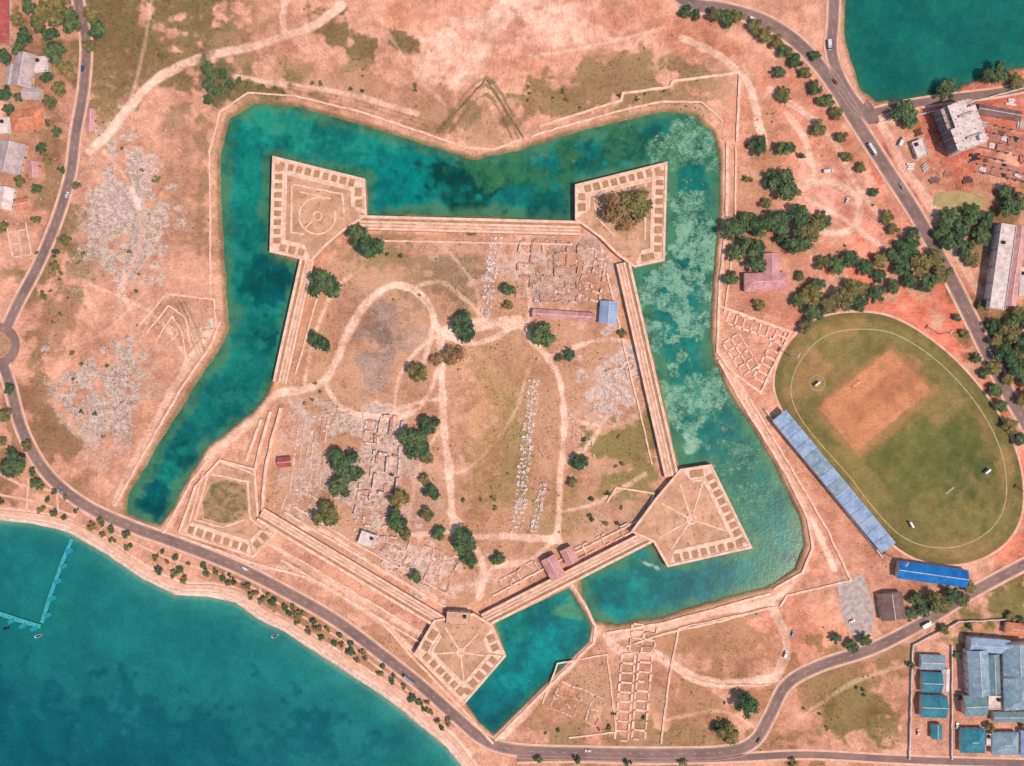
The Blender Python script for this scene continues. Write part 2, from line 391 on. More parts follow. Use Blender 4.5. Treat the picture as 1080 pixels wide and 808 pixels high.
for a in [
 (150,40,85,70,0,(144,118,80),.88,.55,.1),(230,40,70,45,0,(168,134,98),.78,.5,.1),(30,120,60,120,0,(192,142,116),.7,.35,.2),(140,10,80,36,0,(124,106,68),.82,.7,.1),(110,90,30,40,0,(148,118,80),.8,.55,.1),(205,25,40,20,0,(132,112,74),.75,.55,.1),(280,20,30,30,0,(200,152,120),.6,.3,.1),
 (120,250,95,110,0,(208,154,126),.7,.3,.4),(60,330,40,70,0,(182,132,102),.75,.5,.2),(110,430,90,80,0,(218,158,130),.8,.2,.35),(190,190,40,70,0,(202,150,120),.6,.4,.3),(165,300,40,40,0,(224,162,134),.7,.15,.3),(55,270,18,60,20,(158,120,86),.7,.6,.2),(40,400,16,50,-10,(166,124,92),.7,.55,.2),(215,200,10,80,0,(166,130,94),.6,.5,.1),
 (130,225,42,66,-20,(210,172,148),.8,.35,1.05),(95,420,56,48,0,(182,144,118),.8,.5,1.05),(150,185,20,30,0,(238,202,182),.8,.1,1.05),(125,215,18,26,0,(240,208,190),.7,.0,1.05),(95,405,20,14,0,(234,204,186),.7,.1,1.05),(110,440,16,14,0,(228,196,176),.7,.1,1.05),(80,430,20,14,0,(140,110,86),.7,.5,.8),(140,260,16,24,0,(152,116,90),.6,.4,.9),(75,290,25,25,0,(180,138,104),.6,.5,.6),(65,200,20,50,0,(172,128,96),.7,.5,.2),(100,480,30,16,0,(206,150,122),.6,.2,.6),
 (500,40,180,54,0,(240,174,146),.9,.0,.05),(600,30,100,32,0,(248,188,162),.85,0,.05),(470,60,70,28,10,(252,198,172),.85,0,.05),(670,20,40,20,0,(224,154,126),.7,.05,.1),(380,40,60,45,0,(220,164,134),.6,.2,.2),(355,32,26,18,0,(142,114,80),.88,.65,.1),(520,20,60,14,-8,(254,206,182),.75,0,0),(430,20,40,16,0,(232,158,126),.6,0,0),(560,66,60,12,-6,(226,154,122),.6,.05,.1),
 (420,48,16,12,0,(136,110,76),.88,.65,.1),(382,50,14,16,30,(138,112,78),.88,.65,.1),(440,115,34,24,0,(200,148,114),.7,.35,.1),(390,95,90,20,15,(206,154,122),.7,.4,.1),(300,70,40,16,0,(192,146,112),.7,.45,.1),
 (650,90,85,30,-10,(168,134,94),.85,.5,.1),(580,112,34,24,0,(176,138,98),.8,.5,.1),(730,95,50,28,0,(182,140,104),.75,.5,.1),(260,95,60,22,10,(160,126,88),.78,.55,.1),(640,60,30,8,0,(182,140,104),.6,.4,.1),
 (780,110,30,40,0,(216,162,132),.7,.3,.1),(720,35,60,18,20,(218,146,116),.8,.2,.1),
 (850,160,90,80,0,(232,156,128),.88,.12,.15),(870,210,60,40,0,(248,180,156),.9,.03,.1),(800,300,50,50,0,(212,144,118),.7,.35,.1),(920,240,50,40,0,(230,152,126),.8,.1,.1),(900,130,24,40,30,(216,140,112),.7,.1,.1),
 (800,200,28,60,0,(200,150,116),.6,.4,.1),(970,345,64,38,35,(234,136,108),.95,.0,.05),(1010,330,44,44,0,(230,132,106),.95,.0,.05),(1050,400,34,70,25,(232,136,108),.95,.0,.05),
 (1040,140,80,80,0,(214,120,94),.92,.03,.4),(1050,250,50,50,0,(150,118,84),.75,.5,.1),(1060,360,40,60,0,(130,112,76),.78,.65,.1),(1060,300,30,30,0,(214,148,122),.6,.2,.1),(1000,120,30,30,0,(206,112,90),.7,0,.4),
 (1085,490,24,80,0,(234,136,108),.97,.0,.05),(1082,580,30,30,0,(228,136,108),.9,.0,.1),(860,560,50,60,40,(214,148,120),.7,.25,.1),(920,620,60,40,0,(202,142,116),.7,.2,.1),(820,380,24,50,20,(226,152,124),.7,.1,.2),
 (780,670,110,40,-5,(200,146,110),.85,.35,.1),(750,740,80,45,0,(198,144,108),.85,.4,.1),(850,660,40,50,0,(240,164,134),.9,.0,.1),(890,740,70,50,0,(176,130,90),.85,.45,.1),
 (905,755,42,30,5,(138,122,72),.8,.45,.05),(610,740,80,50,0,(200,148,112),.85,.4,.25),(650,720,50,40,0,(216,162,132),.6,.3,.4),(700,785,150,20,0,(182,140,102),.7,.5,.1),(820,745,30,30,0,(202,142,108),.7,.2,.1),
 (1040,740,60,70,0,(222,164,142),.7,.15,.2),(1055,640,44,26,-25,(126,120,64),.92,.45,.05),(985,760,30,50,0,(208,150,126),.7,.15,.2),(900,700,60,12,-18,(172,134,94),.65,.4,.1),
 (60,520,90,26,20,(198,142,114),.75,.35,.1),(30,470,40,50,0,(176,126,96),.78,.5,.1),(20,420,26,30,0,(184,132,104),.65,.5,.1),
 (350,610,110,20,28,(222,162,134),.8,.2,.1),(250,600,60,20,22,(222,162,134),.7,.2,.1),(430,700,50,24,38,(200,146,114),.7,.35,.1),(310,655,160,24,30,(196,144,110),.82,.38,.1),
 (215,330,35,60,10,(220,164,136),.7,.25,.25),(200,440,40,60,30,(216,160,130),.7,.25,.25),(170,500,24,50,30,(198,146,116),.6,.35,.2)]:
    x, y, rx, ry, ro, col, al, ve, ru = a; g.blob(x, y, rx, ry, ro, col, al, ve, ru)
g.area(FORT, (212,160,128), .9, .3, .12)
for a in [
 (420,270,60,25,0,(182,146,110),.82,.45,.1),(480,285,34,35,0,(166,136,110),.8,.35,.25),(405,345,40,50,10,(168,138,120),.9,.1,.35),(400,360,22,24,0,(146,122,108),.7,.1,.3),(395,400,38,26,0,(172,140,124),.8,.12,.35),(435,300,30,20,0,(182,146,110),.7,.35,.1),
 (440,345,16,36,0,(210,164,138),.6,.15,.2),(350,330,25,50,15,(208,150,118),.6,.35,.1),(590,285,60,45,0,(212,158,130),.88,.12,.7),(578,286,34,34,0,(186,134,108),.7,.1,.7),(610,330,40,16,0,(224,168,144),.7,.1,.6),(560,265,20,20,0,(240,198,176),.6,0,.7),(600,262,20,12,0,(150,110,88),.6,.1,.7),(560,305,20,10,0,(158,116,92),.6,.1,.7),
 (520,410,50,60,0,(208,158,116),.8,.36,.05),(510,480,45,70,0,(196,152,106),.85,.42,.05),(500,440,22,30,0,(226,168,132),.6,.1,.05),(540,480,16,50,5,(178,146,100),.6,.4,.2),(580,420,20,40,0,(208,154,120),.7,.32,.1),(640,410,36,46,0,(218,178,156),.85,.15,1.),(660,390,20,20,0,(244,214,198),.7,0,1.),(630,430,20,14,0,(158,124,104),.5,.2,.9),
 (625,480,40,50,0,(224,162,132),.7,.2,.5),(655,500,38,48,20,(158,140,88),.88,.45,.1),(600,540,50,35,-20,(190,148,108),.7,.4,.1),(650,470,30,16,0,(154,136,82),.85,.45,.1),(690,455,14,26,0,(156,136,86),.7,.45,.1),
 (400,500,42,80,5,(222,180,156),.9,.08,1.),(410,440,30,24,0,(238,202,180),.7,0,1.),(380,540,22,20,0,(164,128,106),.65,.1,1.),(425,500,10,40,0,(170,132,108),.5,.2,.9),(330,485,36,64,5,(206,158,132),.75,.25,.9),(350,440,50,20,0,(196,154,128),.7,.25,.8),(440,530,40,50,0,(206,156,128),.7,.35,.6),
 (460,595,60,35,0,(230,174,148),.85,.05,.85),(380,580,60,25,20,(212,158,130),.7,.2,.85),(520,560,30,20,0,(222,166,132),.6,.2,.2),(640,550,40,20,-25,(220,168,140),.6,.2,.6),(430,590,30,26,0,(244,198,174),.6,0,.9),
 (300,460,18,30,0,(222,166,140),.7,.15,.5),(470,450,22,70,0,(226,170,142),.7,.12,.1),(540,600,40,24,-20,(222,164,134),.7,.1,.6),(500,260,70,10,0,(232,174,146),.6,.1,.1)]:
    x, y, rx, ry, ro, col, al, ve, ru = a; g.blob(x, y, rx, ry, ro, col, al, ve, ru)
P_ = (255,208,182)
for pts, wd, al in [
 ([(240,462),(268,440),(292,416),(318,411),(342,402),(355,380),(368,350),(385,322),(410,302),(432,304),(450,318),(458,338),(465,352)], 7.5, 1.),
 ([(458,338),(452,365),(446,385)], 4.5, .8),([(465,352),(495,362),(525,355),(545,340),(560,358),(578,378),(590,400),(595,440),(592,490),(590,530),(588,565)], 5.5, .95),
 ([(465,352),(466,400),(468,450),(474,500),(477,540),(482,560),(500,566),(540,566),(590,570)], 7, .95),([(545,340),(510,342),(470,350)], 13, .95),([(545,340),(560,330),(548,250)], 4, .6),
 ([(342,402),(360,430),(400,440),(435,436),(455,410),(463,380)], 5, .8),([(474,540),(500,575),(510,600),(505,630)], 6, .85),([(425,565),(460,562),(480,560)], 5, .8),([(432,304),(470,300),(520,345)], 3, .5),
 ([(578,378),(610,365),(640,358),(668,362)], 5, .8),([(592,490),(620,470),(640,440)], 3.5, .7),([(590,540),(630,530),(680,500)], 3.5, .6),([(400,440),(440,425),(470,420)], 4.5, .75),([(320,410),(330,360),(350,310),(370,290)], 3.5, .6),
 ([(470,350),(440,370),(420,400),(416,436)], 3.5, .65),([(588,565),(560,590),(520,600),(505,632)], 5, .8),([(300,560),(340,560),(400,600),(460,632)], 4, .7),([(474,500),(500,490),(540,440),(560,380)], 2, .35),([(470,440),(440,500),(430,560)], 3.5, .6),
 ([(510,342),(500,300),(470,262)], 2.5, .4),([(595,440),(640,450),(670,440)], 2.5, .5),
 ([(95,160),(115,140),(135,115),(160,88),(190,70),(225,58),(270,48),(300,38),(335,25),(360,5)], 8.5, .95),([(225,58),(230,75),(290,88),(360,98),(440,120)], 5, .65),
 ([(300,38),(298,15),(303,-5)], 6, .8),([(110,160),(140,200),(150,250),(130,300),(140,330)], 4, .5),([(720,40),(760,60),(790,90),(800,130),(806,150)], 7, .85),([(135,115),(150,60),(160,0)], 3, .45),([(95,300),(160,330),(200,380)], 3, .45),([(60,370),(110,350),(160,300)], 3, .4),
 ([(690,690),(715,705),(740,718),(775,722),(815,715)], 10, .95),([(640,672),(655,688),(690,692)], 8, .85),([(815,640),(830,680),(818,715)], 9, .8),([(835,200),(870,190),(905,210),(900,240),(870,245),(840,230)], 7, .8),([(850,210),(880,225),(930,260)], 4, .6),
 ([(760,375),(790,425),(830,500),(862,560),(880,600)], 6, .85),([(165,558),(180,548),(198,508),(220,478),(246,458),(268,440)], 11, .95),([(165,558),(190,570),(260,595)], 6, .8),([(860,190),(850,150),(830,120)], 6, .65),
 ([(605,620),(625,640),(632,660),(600,700),(545,760),(525,780)], 9, .9),([(240,605),(300,600),(380,640),(440,690)], 5, .7),([(280,570),(350,615),(450,672)], 5, .7),
 ([(0,541),(30,545),(70,553),(112,575),(152,602),(188,619),(222,621),(252,628),(276,645),(304,660),(336,680),(376,706),(416,732),(446,757),(476,781),(500,810)], 13, .95),
 ([(812,95),(850,120),(880,150),(900,190),(930,230)], 6, .7),([(930,130),(950,170),(980,215),(1010,270),(1040,320)], 9, .6),([(560,60),(620,50),(700,30)], 4, .5),([(400,20),(440,80),(470,110)], 3, .4),
 ([(225,340),(195,390),(150,470),(122,530)], 8, .7),([(765,160),(764,240),(757,320)], 7, .8),([(650,672),(700,660),(760,645),(815,632),(850,600)], 7, .85),([(840,760),(900,720),(960,700)], 3, .4),([(700,760),(760,750),(800,770)], 3, .4)]:
    g.line(pts, wd, P_, al, 0.0, .08)
g.area([(462,142),(512,84),(552,150),(505,160)], (228,172,140), .8, .1, .1, 1.5, 3)
g.area([(484,146),(511,104),(534,148),(508,156)], (196,150,114), .65, .35, .1, 2, 4)
for d_ in (0, 5, 12): g.line([(462+d_,140),(512,82+d_*1.5),(552-d_,146)], 2.2, (124,112,76), .65, .5, 0, 1.1, 3.)
g.blob(492, 118, 18, 10, -40, (150,124,86), .6, .5, .1); g.blob(536, 126, 10, 14, 20, (146,122,84), .6, .5, .1)
g.blob(228, 88, 20, 28, 0, (78,86,68), .95, .55, 0, 1.5); g.blob(262,94,44,9,8,(108,100,68),.85,.65,0)
for dd, ww in ((18, 1.2), (26, 1.), (34, 1.2), (42, 1.)):
    g.line([(300,112-dd*.55),(380,130-dd*.55),(440,150-dd*.6),(470,160-dd*.6)], ww, (170,128,98), .55, .35, 0, 1.2, 2)
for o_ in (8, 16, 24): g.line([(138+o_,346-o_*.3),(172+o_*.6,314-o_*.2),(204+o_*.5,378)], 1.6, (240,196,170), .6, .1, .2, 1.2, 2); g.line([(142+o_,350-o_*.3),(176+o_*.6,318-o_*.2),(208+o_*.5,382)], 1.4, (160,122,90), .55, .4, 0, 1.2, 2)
G.edge(sst(15, 9, dm)*.5*(dm > 0), (222,168,138)); G.edge(sst(6, 1.5, dm)*.78, (130,114,76)); G.edge(sst(2, 0, df), (150,120,90))
G.edge(sst(9, 3, dl)*.9, (246,204,180)); G.V *= 1-sst(9, 5, dl)
G.edge(sst(6, 1, dp)*.8, (128,110,78))
G.edge(np.maximum.reduce([sst(.5, -3, d) for d in (dm, df, dl, dp)]), (60,90,70))
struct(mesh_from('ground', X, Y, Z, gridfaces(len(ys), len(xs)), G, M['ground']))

# ------------------------------------------------------------ water
def water(name, dist, z, base, fn, margin=8):
    cell = dist < margin
    keep = cell[:-1, :-1] | cell[1:, :-1] | cell[:-1, 1:] | cell[1:, 1:]
    P = Paint(X, Y, base, (1.05, 1.02, .96)); fn(P, dist)
    idx = np.nonzero(keep.ravel())[0]; F = gridfaces(len(ys), len(xs)).reshape(-1, 4)[idx]
    used, inv = np.unique(F.ravel(), return_inverse=True)
    class Q: pass
    q = Q(); q.C = P.C.reshape(-1, 3)[used]; q.V = P.V.ravel()[used]; q.R = P.R.ravel()[used]; q.B = P.B.ravel()[used]
    return struct(mesh_from(name, X.ravel()[used], Y.ravel()[used], np.full(len(used), z), inv.reshape(-1, 4), q, M['water']))
def f_moat(P, d):
    for x, y, rx, ry, ro, col, al, ve, ru in [
     (255,180,30,70,0,(14,126,114),.8,.25,.05),(262,140,20,16,0,(20,140,126),.6,.2,0),(300,125,50,16,10,(38,138,112),.7,.4,.1),(260,330,25,70,0,(14,116,102),.7,.45,.05),(200,450,30,90,35,(12,104,98),.8,.35,.05),(285,300,20,40,0,(0,76,78),.9,.1,0),(160,515,24,40,30,(0,74,78),.85,.1,0),
     (380,150,80,20,10,(26,134,114),.7,.35,.05),(430,190,50,30,0,(0,120,114),.85,.1,0),(500,200,46,34,0,(2,68,56),.92,.35,0),(560,185,50,25,0,(32,106,72),.85,.75,.35),(650,150,60,22,-10,(16,86,64),.85,.75,.45),(590,215,30,16,0,(0,84,78),.75,.2,0),
     (725,160,34,46,0,(66,122,88),.85,.5,.9),(728,240,34,64,0,(36,108,86),.85,.4,1.1),(715,330,42,80,0,(32,112,96),.9,.3,1.2),(735,420,44,70,25,(40,118,96),.9,.3,1.05),(690,300,12,26,0,(8,88,78),.6,.1,.95),
     (722,470,18,9,0,(128,178,152),.6,.0,1.6),(790,490,44,54,30,(20,106,90),.8,.55,.8),(800,560,40,50,0,(22,112,92),.7,.55,.6),(820,600,30,24,0,(14,106,90),.7,.55,.3),(700,620,70,26,-10,(0,112,112),.85,.3,.15),(650,630,30,24,0,(0,128,124),.8,.1,.1),(575,163,10,4,20,(120,170,150),.6,.2,1.1),(685,596,12,3,20,(190,210,190),.8,0,1.)]:
        P.blob(x, y, rx, ry, ro, col, al, ve, ru)
    w = sst(-14, -2, d+(P.w2+P.w)*16)*.65; P.edge(w, (78,126,88)); P.V = np.maximum(P.V, w*.75)
def f_fosse(P, d):
    P.blob(560,700,50,50,0,(0,126,124),.8,.05,0); P.blob(600,640,24,16,0,(70,144,110),.8,.5,.5); P.blob(520,750,30,30,0,(0,94,102),.7,.1,0); P.blob(545,665,20,12,0,(34,130,108),.6,.4,.3)
    P.edge(sst(-6, -1, d+P.w2*8)*.6, (44,116,86))
def f_lag(P, d):
    P.B += .7; P.edge(sst(-260, -20, d)*.8, (26,118,114)); P.blob(60,790,180,60,0,(4,86,92),.75,0,0); P.blob(200,810,170,50,0,(8,92,98),.6,0,0)
    P.edge(sst(-26, -1, d)*.5, (58,140,128)); P.edge(sst(-6, -1, d)*.5, (124,154,128))
def f_pond(P, d):
    P.B += .5; P.blob(980,40,80,50,0,(6,98,88),.8,.1,0); P.edge(sst(-12, -1, d)*.6, (36,100,76)); P.V += sst(-10, -1, d)*.5
water('moat_water', dm, -1.25, (14,112,102), f_moat)
water('fosse_water', df, -1.6, (6,114,112), f_fosse)
water('lagoon_water', dl, -.9, (8,94,98), f_lag)
water('pond_water', dp, -1.0, (14,102,88), f_pond)

# ------------------------------------------------------------ cricket field
cx, cy = 948, 462; nr, na = 110, len(OVAL)
rr = np.linspace(0.0, 1, nr)[:, None]; OP = np.array(OVAL+[OVAL[0]])
FX = cx+(OP[:, 0][None, :]-cx)*rr; FY = cy+(OP[:, 1][None, :]-cy)*rr
FP = Paint(FX, FY, (138,124,76), (1, .98, .92)); FP.V += .15
for x, y, rx, ry, ro, col, al, ve in [(1000,480,60,70,50,(106,110,62),.85,.2),(1030,520,40,40,0,(98,106,60),.75,.25),(860,400,35,50,0,(164,130,88),.8,.2),(850,380,24,24,0,(174,136,94),.6,.1),(960,550,40,30,30,(132,120,74),.6,.25),(990,420,30,40,40,(118,114,68),.6,.25),(935,498,28,8,40,(208,144,106),.9,.05),(950,470,60,60,0,(142,124,76),.4,.15),(890,350,40,14,-10,(170,134,92),.6,.2),(1000,580,40,10,0,(168,134,92),.6,.2),(960,385,12,8,0,(204,148,108),.6,0),(1040,450,8,20,-30,(170,132,90),.6,.1),(905,530,14,8,40,(184,138,98),.6,.1),(1060,500,8,40,0,(176,136,92),.6,.1),(1010,545,20,10,20,(150,126,78),.6,.1),(870,460,10,20,-40,(112,110,62),.6,.2)]:
    FP.blob(x, y, rx, ry, ro, col, al, ve, 0, 3.)
FP.area([(854,432),(938,362),(990,412),(906,488)], (178,132,90), .7, .1, 0, 3.5, 10)
FP.area([(862,430),(939,369),(981,411),(903,476)], (212,144,106), .88, .0, 0, 1.5, 3)
FP.area([(888,432),(940,390),(956,404),(906,448)], (194,128,92), .6, .0, 0, 2, 5)
FP.area([(908,488),(992,424),(1036,474),(955,536)], (104,112,60), .7, .15, 0, 2.5, 7)
FP.area([(966,430),(1000,402),(1022,424),(990,452)], (168,136,90), .5, .1, 0, 4, 10)
u_ = FX*.64+FY*.77; v_ = FX*.77-FY*.64
FP.C *= (1+np.sin(u_*.42)*.025+np.sin(v_*.3)*.025)[..., None]
dO = segdist(FX, FY, OVAL, True); FP.edge(sst(8, 4, dO)*.6, (120,108,68))
struct(mesh_from('playing_field', FX, FY, np.full(FX.shape, .06), gridfaces(nr, na+1)[:, ::-1], FP, M['field']))
def ovs(k): return [(948+(x-948)*k, 462+(y-462)*k) for x, y in OVAL]
b = MB(); b.ribbon(Ws(ovs(1.012)), 1.6, .10, True); struct(b.build('stadium_kerb', M['path']))
b = MB(); b.ribbon(Ws(ovs(.87)), .65, .12, True); struct(b.build('boundary_line', M['chalk']))
b = MB(); b.ribbon(Ws([(862+8*math.cos(i*.157), 404+8*math.sin(i*.157)) for i in range(40)]), .4, .13, True); struct(b.build('field_marking', M['chalk']))
# ------------------------------------------------------------ roads
ROADS = [
 ([(690,-30),(725,2),(765,10),(805,22),(842,46),(874,82),(903,128),(935,178),(966,226),(1000,288),(1030,348),(1058,405),(1090,460),(1130,540)], 13, True),
 ([(881,-40),(879,20),(877,52),(884,78),(896,100),(912,120)], 11, True),
 ([(910,122),(950,112),(1000,104),(1050,98),(1100,88),(1150,75)], 8, False),
 ([(76,-40),(84,10),(91,45),(88,95),(80,140),(74,185),(60,232),(40,280),(20,318),(8,344)], 10, True),
 ([(3,384),(10,405),(24,455),(50,500),(90,533),(140,556),(190,574),(250,598),(305,626),(355,655),(402,690),(445,724),(482,757),(510,780),(545,791),(620,794),(700,795),(765,793),(795,782),(812,755),(830,722),(865,702),(920,684),(975,656),(1020,628),(1060,606),(1100,585),(1160,550)], 11, True),
 ([(545,800),(600,799),(700,801),(780,799),(850,796),(930,800),(1000,803),(1120,806)], 7, False),
 ([(-60,330),(-30,340),(-14,352)], 9, False), ([(-60,420),(-30,395),(-14,380)], 9, False),
]
for i, (p, w_, mk) in enumerate(ROADS):
    q = Ws(smooth(p, 7)); z = .05+.008*i
    b = MB(); b.ribbon(q, w_*S, z); struct(b.build('road', M['asphalt']))
    b = MB(); b.ribbon(offs(q, w_*S/2+.8), 1.6, z-.02); b.ribbon(offs(q, -w_*S/2-.8), 1.6, z-.02)
    struct(b.build('road_shoulder', M['path']))
    if mk:
        b = MB(); b.ribbon(offs(q, w_*S/2-.5), .18, z+.012); b.ribbon(offs(q, -w_*S/2+.5), .18, z+.012)
        qs = resamp(q, 3.0)
        for k in range(0, len(qs)-1, 3): b.ribbon([qs[k], qs[k+1]], .22, z+.012)
        struct(b.build('road_marking', M['paint']))
        b = MB(); b.wall(offs(q, w_*S/2+1.7), .3, 0, .15); b.wall(offs(q, -w_*S/2-1.7), .3, 0, .15); struct(b.build('kerb', M['kerb']))
circ = lambda x, y, r, n=40: [(x+r*math.cos(6.28318*i/n), y+r*math.sin(6.28318*i/n)) for i in range(n)]
b = MB(); b.ribbon(Ws(circ(-3, 364, 19)), 10*S, .13, True); struct(b.build('roundabout_road', M['asphalt']))
b = MB(); b.poly(Ws(circ(-3, 364, 13)), 0, .25); struct(b.build('roundabout_island', M['turf']))
b = MB(); b.poly(Ws([(905,118),(915,104),(925,118),(928,130),(915,131)]), 0, .14); struct(b.build('junction_pavement', M['asphalt']))
PROM = [(-40,536),(0,541),(30,544),(70,552),(112,574),(152,601),(188,618),(222,620),(252,627),(276,644),(304,659),(336,679),(376,705),(416,731),(446,756),(476,781),(500,812),(530,850)]
sp = smooth(PROM, 5)
b = MB(); b.ribbon(Ws(sp), 3.2, .05); struct(b.build('promenade_path', M['path']))
b = MB(); b.wall(Ws([(x+1.9, y-2.9) for x, y in sp]), .5, 0, .4); tag(b.build('low_wall', M['stone_d']), 'low darker wall on the land side of the promenade', 'wall')
sw = [(x-3.4, y+5.2) for x, y in sp]
b = MB(); b.wall(Ws(sw), 2.0, -2, .5); tag(b.build('shore_wall', M['cream']), 'smooth pale curved sea wall edging the lagoon shore', 'sea wall')
for p, w_ in [([(0,500),(25,512),(60,520),(95,545),(130,562)], 3), ([(0,522),(40,530),(80,545)], 2.5), ([(268,640),(275,620),(270,604)], 3), ([(60,520),(62,548)], 2.5), ([(120,562),(180,590),(250,612),(300,640),(350,668),(400,705),(450,745)], 2.4), ([(360,690),(372,672)], 2.5), ([(180,612),(192,582)], 2.5), ([(30,504),(28,540)], 2.2), ([(100,566),(112,552)], 2.2), ([(430,742),(446,726)], 2.2)]:
    b = MB(); b.ribbon(Ws(smooth(p, 5)), w_*S, .03+.001*len(p)); struct(b.build('path', M['path']))
b = MB(); b.poly(Ws([(986,203),(1010,201),(1040,208),(1036,224),(984,217)]), 0, .12); struct(b.build('tan_plot', M['plot']))

# ------------------------------------------------------------ fort
def inn(a, b, cen):
    dx, dy = b[0]-a[0], b[1]-a[1]; l = math.hypot(dx, dy); n = (-dy/l, dx/l)
    mx, my = (a[0]+b[0])/2, (a[1]+b[1])/2
    if (cen[0]-mx)*n[0]+(cen[1]-my)*n[1] < 0: n = (-n[0], -n[1])
    return (dx/l, dy/l), n, l
def bastion(label, poly, edges, rays, hub, extra=None, HB=4.0, cell=9.2, tm='terr', keep=1.0):
    cen = (sum(p[0] for p in poly)/len(poly), sum(p[1] for p in poly)/len(poly))
    r = empty('bastion', *cen); tag(r, label, 'bastion', 'five corner bastions of the fort')
    P = Ws(poly); b = MB(); b.poly(P, -2.5, HB, 0, 1); b.build('rampart_body', [M['stone_d'], M[tm]], r)
    b = MB(); q = offs(P, -.9 if area(P) < 0 else .9, True)
    b.wall(q, 1.8, HB, HB+.6, True, jit=.1); b.build('parapet', M['stone'], r)
    for ei, (i, j) in enumerate(edges):
        a, c = poly[i], poly[j]; u, n, l = inn(a, c, cen)
        p0 = (a[0]+n[0]*1.5+u[0]*1.5, a[1]+n[1]*1.5+u[1]*1.5); p1 = (c[0]+n[0]*1.5-u[0]*1.5, c[1]+n[1]*1.5-u[1]*1.5)
        quad = [p0, p1, (p1[0]+n[0]*13.5-u[0]*9, p1[1]+n[1]*13.5-u[1]*9), (p0[0]+n[0]*13.5+u[0]*9, p0[1]+n[1]*13.5+u[1]*9)]
        b = MB(); b.sheet(Ws(quad), HB+.03+.01*ei); b.build('gun_platform', M['stone'], r)
        b = MB(); b.wall(Ws(resamp([quad[3], quad[2]], 8)), 1.5, HB, HB+.4, jit=.08); b.build('inner_kerb', M['stone'], r)
        k = max(1, int((l-15)//cell)); st_ = (l-15)/k
        for t in range(k):
            if random.random() > keep: continue
            d = 7.5+st_*(t+.5); mx, my = a[0]+u[0]*d+n[0]*7.4, a[1]+u[1]*d+n[1]*7.4
            X_, Y_ = W(mx, my); b = MB()
            b.box(X_, Y_, (st_-3.2)*S*random.uniform(.86, 1.06), 7.8*S*random.uniform(.9, 1.04), HB, HB+.45+random.uniform(-.1, .15), math.atan2(-u[1], u[0])+random.uniform(-.05, .05), 0, 1)
            b.build('merlon', [M['stone'], M['turf']], r)
    for q in rays:
        b = MB(); b.wall(Ws(resamp([hub, q], 6)), 1.2, HB, HB+.25, jit=.05); b.build('radial_kerb', M['stone'], r)
    if extra: extra(r, HB)
    return r
def ring(cx, cy, rad, wd=1.0):
    def f(r, HB):
        for q in rad:
            b = MB(); b.wall(Ws(circ(cx, cy, q)), wd, HB, HB+.4, True); b.build('stone_ring', M['stone'], r)
    return f
NW = [(289,166),(386,190),(388,229),(366,243),(346,260),(330,277),(286,267)]
NE = [(606,196),(703,172),(700,276),(668,283),(650,270),(632,252),(606,233)]
SE = [(716,494),(749,489),(792,577),(703,597),(688,571),(664,560),(690,525)]
SB = [(458,652),(437,688),(490,741),(534,690),(520,657),(500,645)]
WB = [(232,484),(270,494),(274,545),(293,562),(268,588),(188,562),(206,512)]
def walls_in(r, HB, L, nm='inner_step', m='stone', h=.4):
    for p, w_ in L:
        b = MB(); b.wall(Ws([(x+random.uniform(-.4, .4), y+random.uniform(-.4, .4)) for x, y in resamp(p, 6)]), w_, HB, HB+h, jit=h*.3); b.build(nm, M[m], r)
def nwx(r, HB):
    b = MB(); b.wall(Ws([(336+19*math.cos(t*.155-.3), 229+19*math.sin(t*.155-.3)) for t in range(36)]), 1.2, HB, HB+.3, jit=.1); b.build('stone_ring', M['stone'], r)
    b = MB(); b.wall(Ws(circ(336, 229, 4.5, 16)), 1., HB, HB+.3, True); b.build('stone_ring', M['stone'], r)
    walls_in(r, HB, [([(310,196),(362,206),(364,226)], 1.3), ([(309,198),(309,246),(322,248)], 1.3), ([(331,234),(322,243)], 1.), ([(318,204),(350,211)], 1.)])
bastion('square stone bastion at the upper left corner with a round ring on top', NW, [(6,0),(0,1),(1,2),(5,6)], [], (336,229), nwx)
bastion('square stone bastion at the upper right corner with a big tree on it', NE, [(0,1),(1,2),(2,3),(6,0)], [], (655,225), lambda r, HB: walls_in(r, HB, [([(628,206),(680,193),(679,254)], 1.2), ([(626,210),(628,230),(648,250)], 1.1)]))
bastion('stone bastion with star of radiating kerbs at the lower right of the moat', SE, [(0,1),(1,2),(2,3)], [(716,510),(740,508),(768,560),(707,578),(694,566),(697,530)], (728,547), ring(728,547,[4.5],1.6))
bastion('stone bastion jutting beside the rectangular water basin at the bottom', SB, [(0,1),(1,2),(2,3),(3,4)], [(455,688),(490,720),(514,690),(505,666),(470,660)], (486,686), ring(486,686,[3.5],1.4))
def wbx(r, HB):
    b = MB(); b.sheet(Ws([(224,510),(240,506),(258,512),(262,530),(260,542),(246,550),(236,552),(216,546),(214,530)]), HB+.05); b.build('grass_centre', M['gturf'], r)
    walls_in(r, HB, [([(224,500),(262,508),(264,546),(276,556)], 1.5), ([(220,500),(206,548)], 1.4), ([(215,498),(200,552)], 1.2), ([(206,548),(236,556),(258,548)], 1.3), ([(232,486),(268,500)], 1.2)])
bastion('low worn sandy stone bastion at the left below the dirt track', WB, [(4,5),(3,4)], [], (238,535), wbx, 1.0, 8.8, 'terr', .92)

